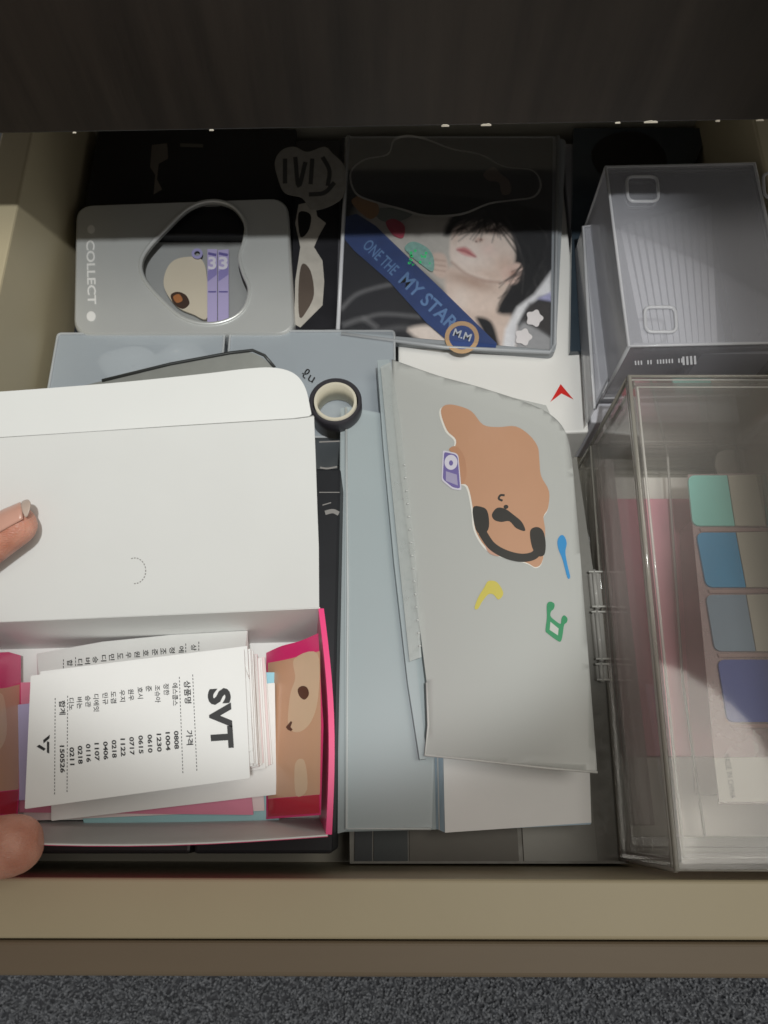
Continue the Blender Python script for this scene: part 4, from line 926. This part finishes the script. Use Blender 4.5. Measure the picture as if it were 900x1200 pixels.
def hand():
    bm = bmesh.new()
    def limb(path, radii, flat=1.0):
        q = smooth_open([Vector(p) for p in path], 6); m = len(q); n = 16; rings = []
        k = len(path)-1
        for i, p in enumerate(q):
            f = i/(m-1)*k; j = min(int(f), k-1); r = radii[j]+(radii[j+1]-radii[j])*(f-j)
            d = (q[min(i+1, m-1)]-q[max(i-1, 0)]).normalized(); a = d.cross(Vector((0, 0, 1))).normalized(); b = a.cross(d)
            rings.append([bm.verts.new(p+(a*math.cos(t)+b*math.sin(t)*flat)*r) for t in [2*math.pi*s/n for s in range(n)]])
        # rounded end caps
        for end, sgn in ((0, -1), (m-1, 1)):
            p = q[end]; d = (q[min(end+1, m-1)]-q[max(end-1, 0)]).normalized()*sgn; r = radii[0] if end == 0 else radii[-1]
            prev = rings[end]; a = d.cross(Vector((0, 0, 1))).normalized(); cs = []
            for h_, s_ in ((.38, .92), (.68, .73), (.88, .46)):
                rg = [bm.verts.new(p+d*r*h_+(v.co-p)*s_) for v in rings[end]]
                for s in range(n): bm.faces.new((prev[s], prev[(s+1) % n], rg[(s+1) % n], rg[s]))
                prev = rg
            bm.faces.new(prev)
        for i in range(m-1):
            for s in range(n): bm.faces.new((rings[i][s], rings[i][(s+1) % n], rings[i+1][(s+1) % n], rings[i+1][s]))
    lp = Plane(P(374, 712, GR+.0004), P(-38, 730.5, GR+.0004), P(368, 487, .164))
    it = U(31, 608, lp)+lp.n*(.0078 if lp.n.z > 0 else -.0078); il = U(-46, 652, lp)+lp.n*(.0098 if lp.n.z > 0 else -.0098)
    tt = P(16, 990, .128)
    wr = Vector((-.305, -.045, .150))
    kn_i = Vector((-.232, .052, .162)); kn_t = Vector((-.225, -.020, .132))
    # palm
    limb([wr, (-.268, .000, .156), kn_i], [.026, .031, .017], .62)
    limb([wr, (-.272, .022, .146), (-.243, .072, .146)], [.022, .024, .015], .7)
    limb([wr, (-.28, .035, .138), (-.258, .085, .130)], [.020, .020, .013], .8)
    limb([wr, (-.262, -.030, .142), kn_t], [.024, .022, .014], .85)
    # thumb and fingers
    limb([kn_t, (-.186, -.024, .133), (-.152, -.0155, .131), tt], [.0140, .0118, .0112, .0096], .92)
    limb([kn_i, (-.196, .066, .172), (-.164, .072, .168), il, it], [.0120, .0100, .0092, .0086, .0070], .9)
    limb([(-.243, .072, .146), (-.212, .095, .150), (-.186, .112, .142), (-.170, .118, .134)], [.0118, .0098, .0088, .0075])
    limb([(-.252, .080, .138), (-.222, .108, .132), (-.200, .124, .122), (-.186, .128, .114)], [.0112, .0094, .0084, .0072])
    limb([(-.258, .085, .130), (-.236, .112, .118), (-.220, .126, .109), (-.208, .130, .103)], [.0100, .0082, .0074, .0062])
    # forearm
    limb([wr, (-.37, -.11, .155), (-.47, -.22, .165)], [.025, .031, .038], .85)
    me = bpy.data.meshes.new('h'); bm.to_mesh(me); bm.free()
    o = bpy.data.objects.new('h', me); COL.objects.link(o)
    r = o.modifiers.new('r', 'REMESH'); r.mode = 'VOXEL'; r.voxel_size = .0011; r.use_smooth_shade = True
    s = o.modifiers.new('s', 'SMOOTH'); s.iterations = 6; s.factor = .5
    dg = bpy.context.evaluated_depsgraph_get(); dg.update()
    m2 = bpy.data.meshes.new_from_object(o.evaluated_get(dg)); bpy.data.objects.remove(o)
    m2.name = 'hand'; m2.materials.clear(); m2.materials.append(skinmat())
    for p in m2.polygons: p.use_smooth = True
    h = bpy.data.objects.new('hand', m2); COL.objects.link(h)
    tag(h, 'hand reaching in, thumb and finger holding the gift box open', 'hand')
    # index nail: a curved plate on the finger's upper side
    d = (it-il).normalized(); up = Vector((0, 0, 1)); up = (up-d*up.dot(d)).normalized(); sd = d.cross(up)
    nn = lp.n if lp.n.z > 0 else -lp.n
    up = (nn*.75+Vector((-.1, .75, .35))); up = (up-d*up.dot(d)).normalized(); sd = d.cross(up)
    def nail(a, b, rr, half, mat, name, tipround):
        # band of a cylinder around the finger axis, from station a to b along the finger
        vs, fs = [], []; nu, nv = 8, 10
        for i in range(nu+1):
            f = i/nu
            for j in range(nv+1):
                g_ = (j/nv-.5)*2; an = g_*half; st_ = a+(b-a)*f-(tipround*g_*g_*f)
                r_ = rr+.00035*g_*g_*0-.12*max(0, st_+.001); vs.append(it+d*st_+(up*math.cos(an)+sd*math.sin(an))*r_)
        for i in range(nu):
            for j in range(nv): q = i*(nv+1)+j; fs.append((q, q+1, q+nv+2, q+nv+1))
        n = build(name, vs, fs, mat, h, True); sm = n.modifiers.new('s', 'SOLIDIFY'); sm.thickness = .0004; return n
    nm = M('nail', (.54, .30, .23), .3, .08, 200, coat=.25); tipm = M('nail_tip', (.47, .37, .31), .35, .08)
    nail(-.0052, .0066, .00700, .72, nm, 'fingernail', .001)
    nail(.0066, .0098, .00699, .70, tipm, 'fingernail_tip', .0025)
hand()
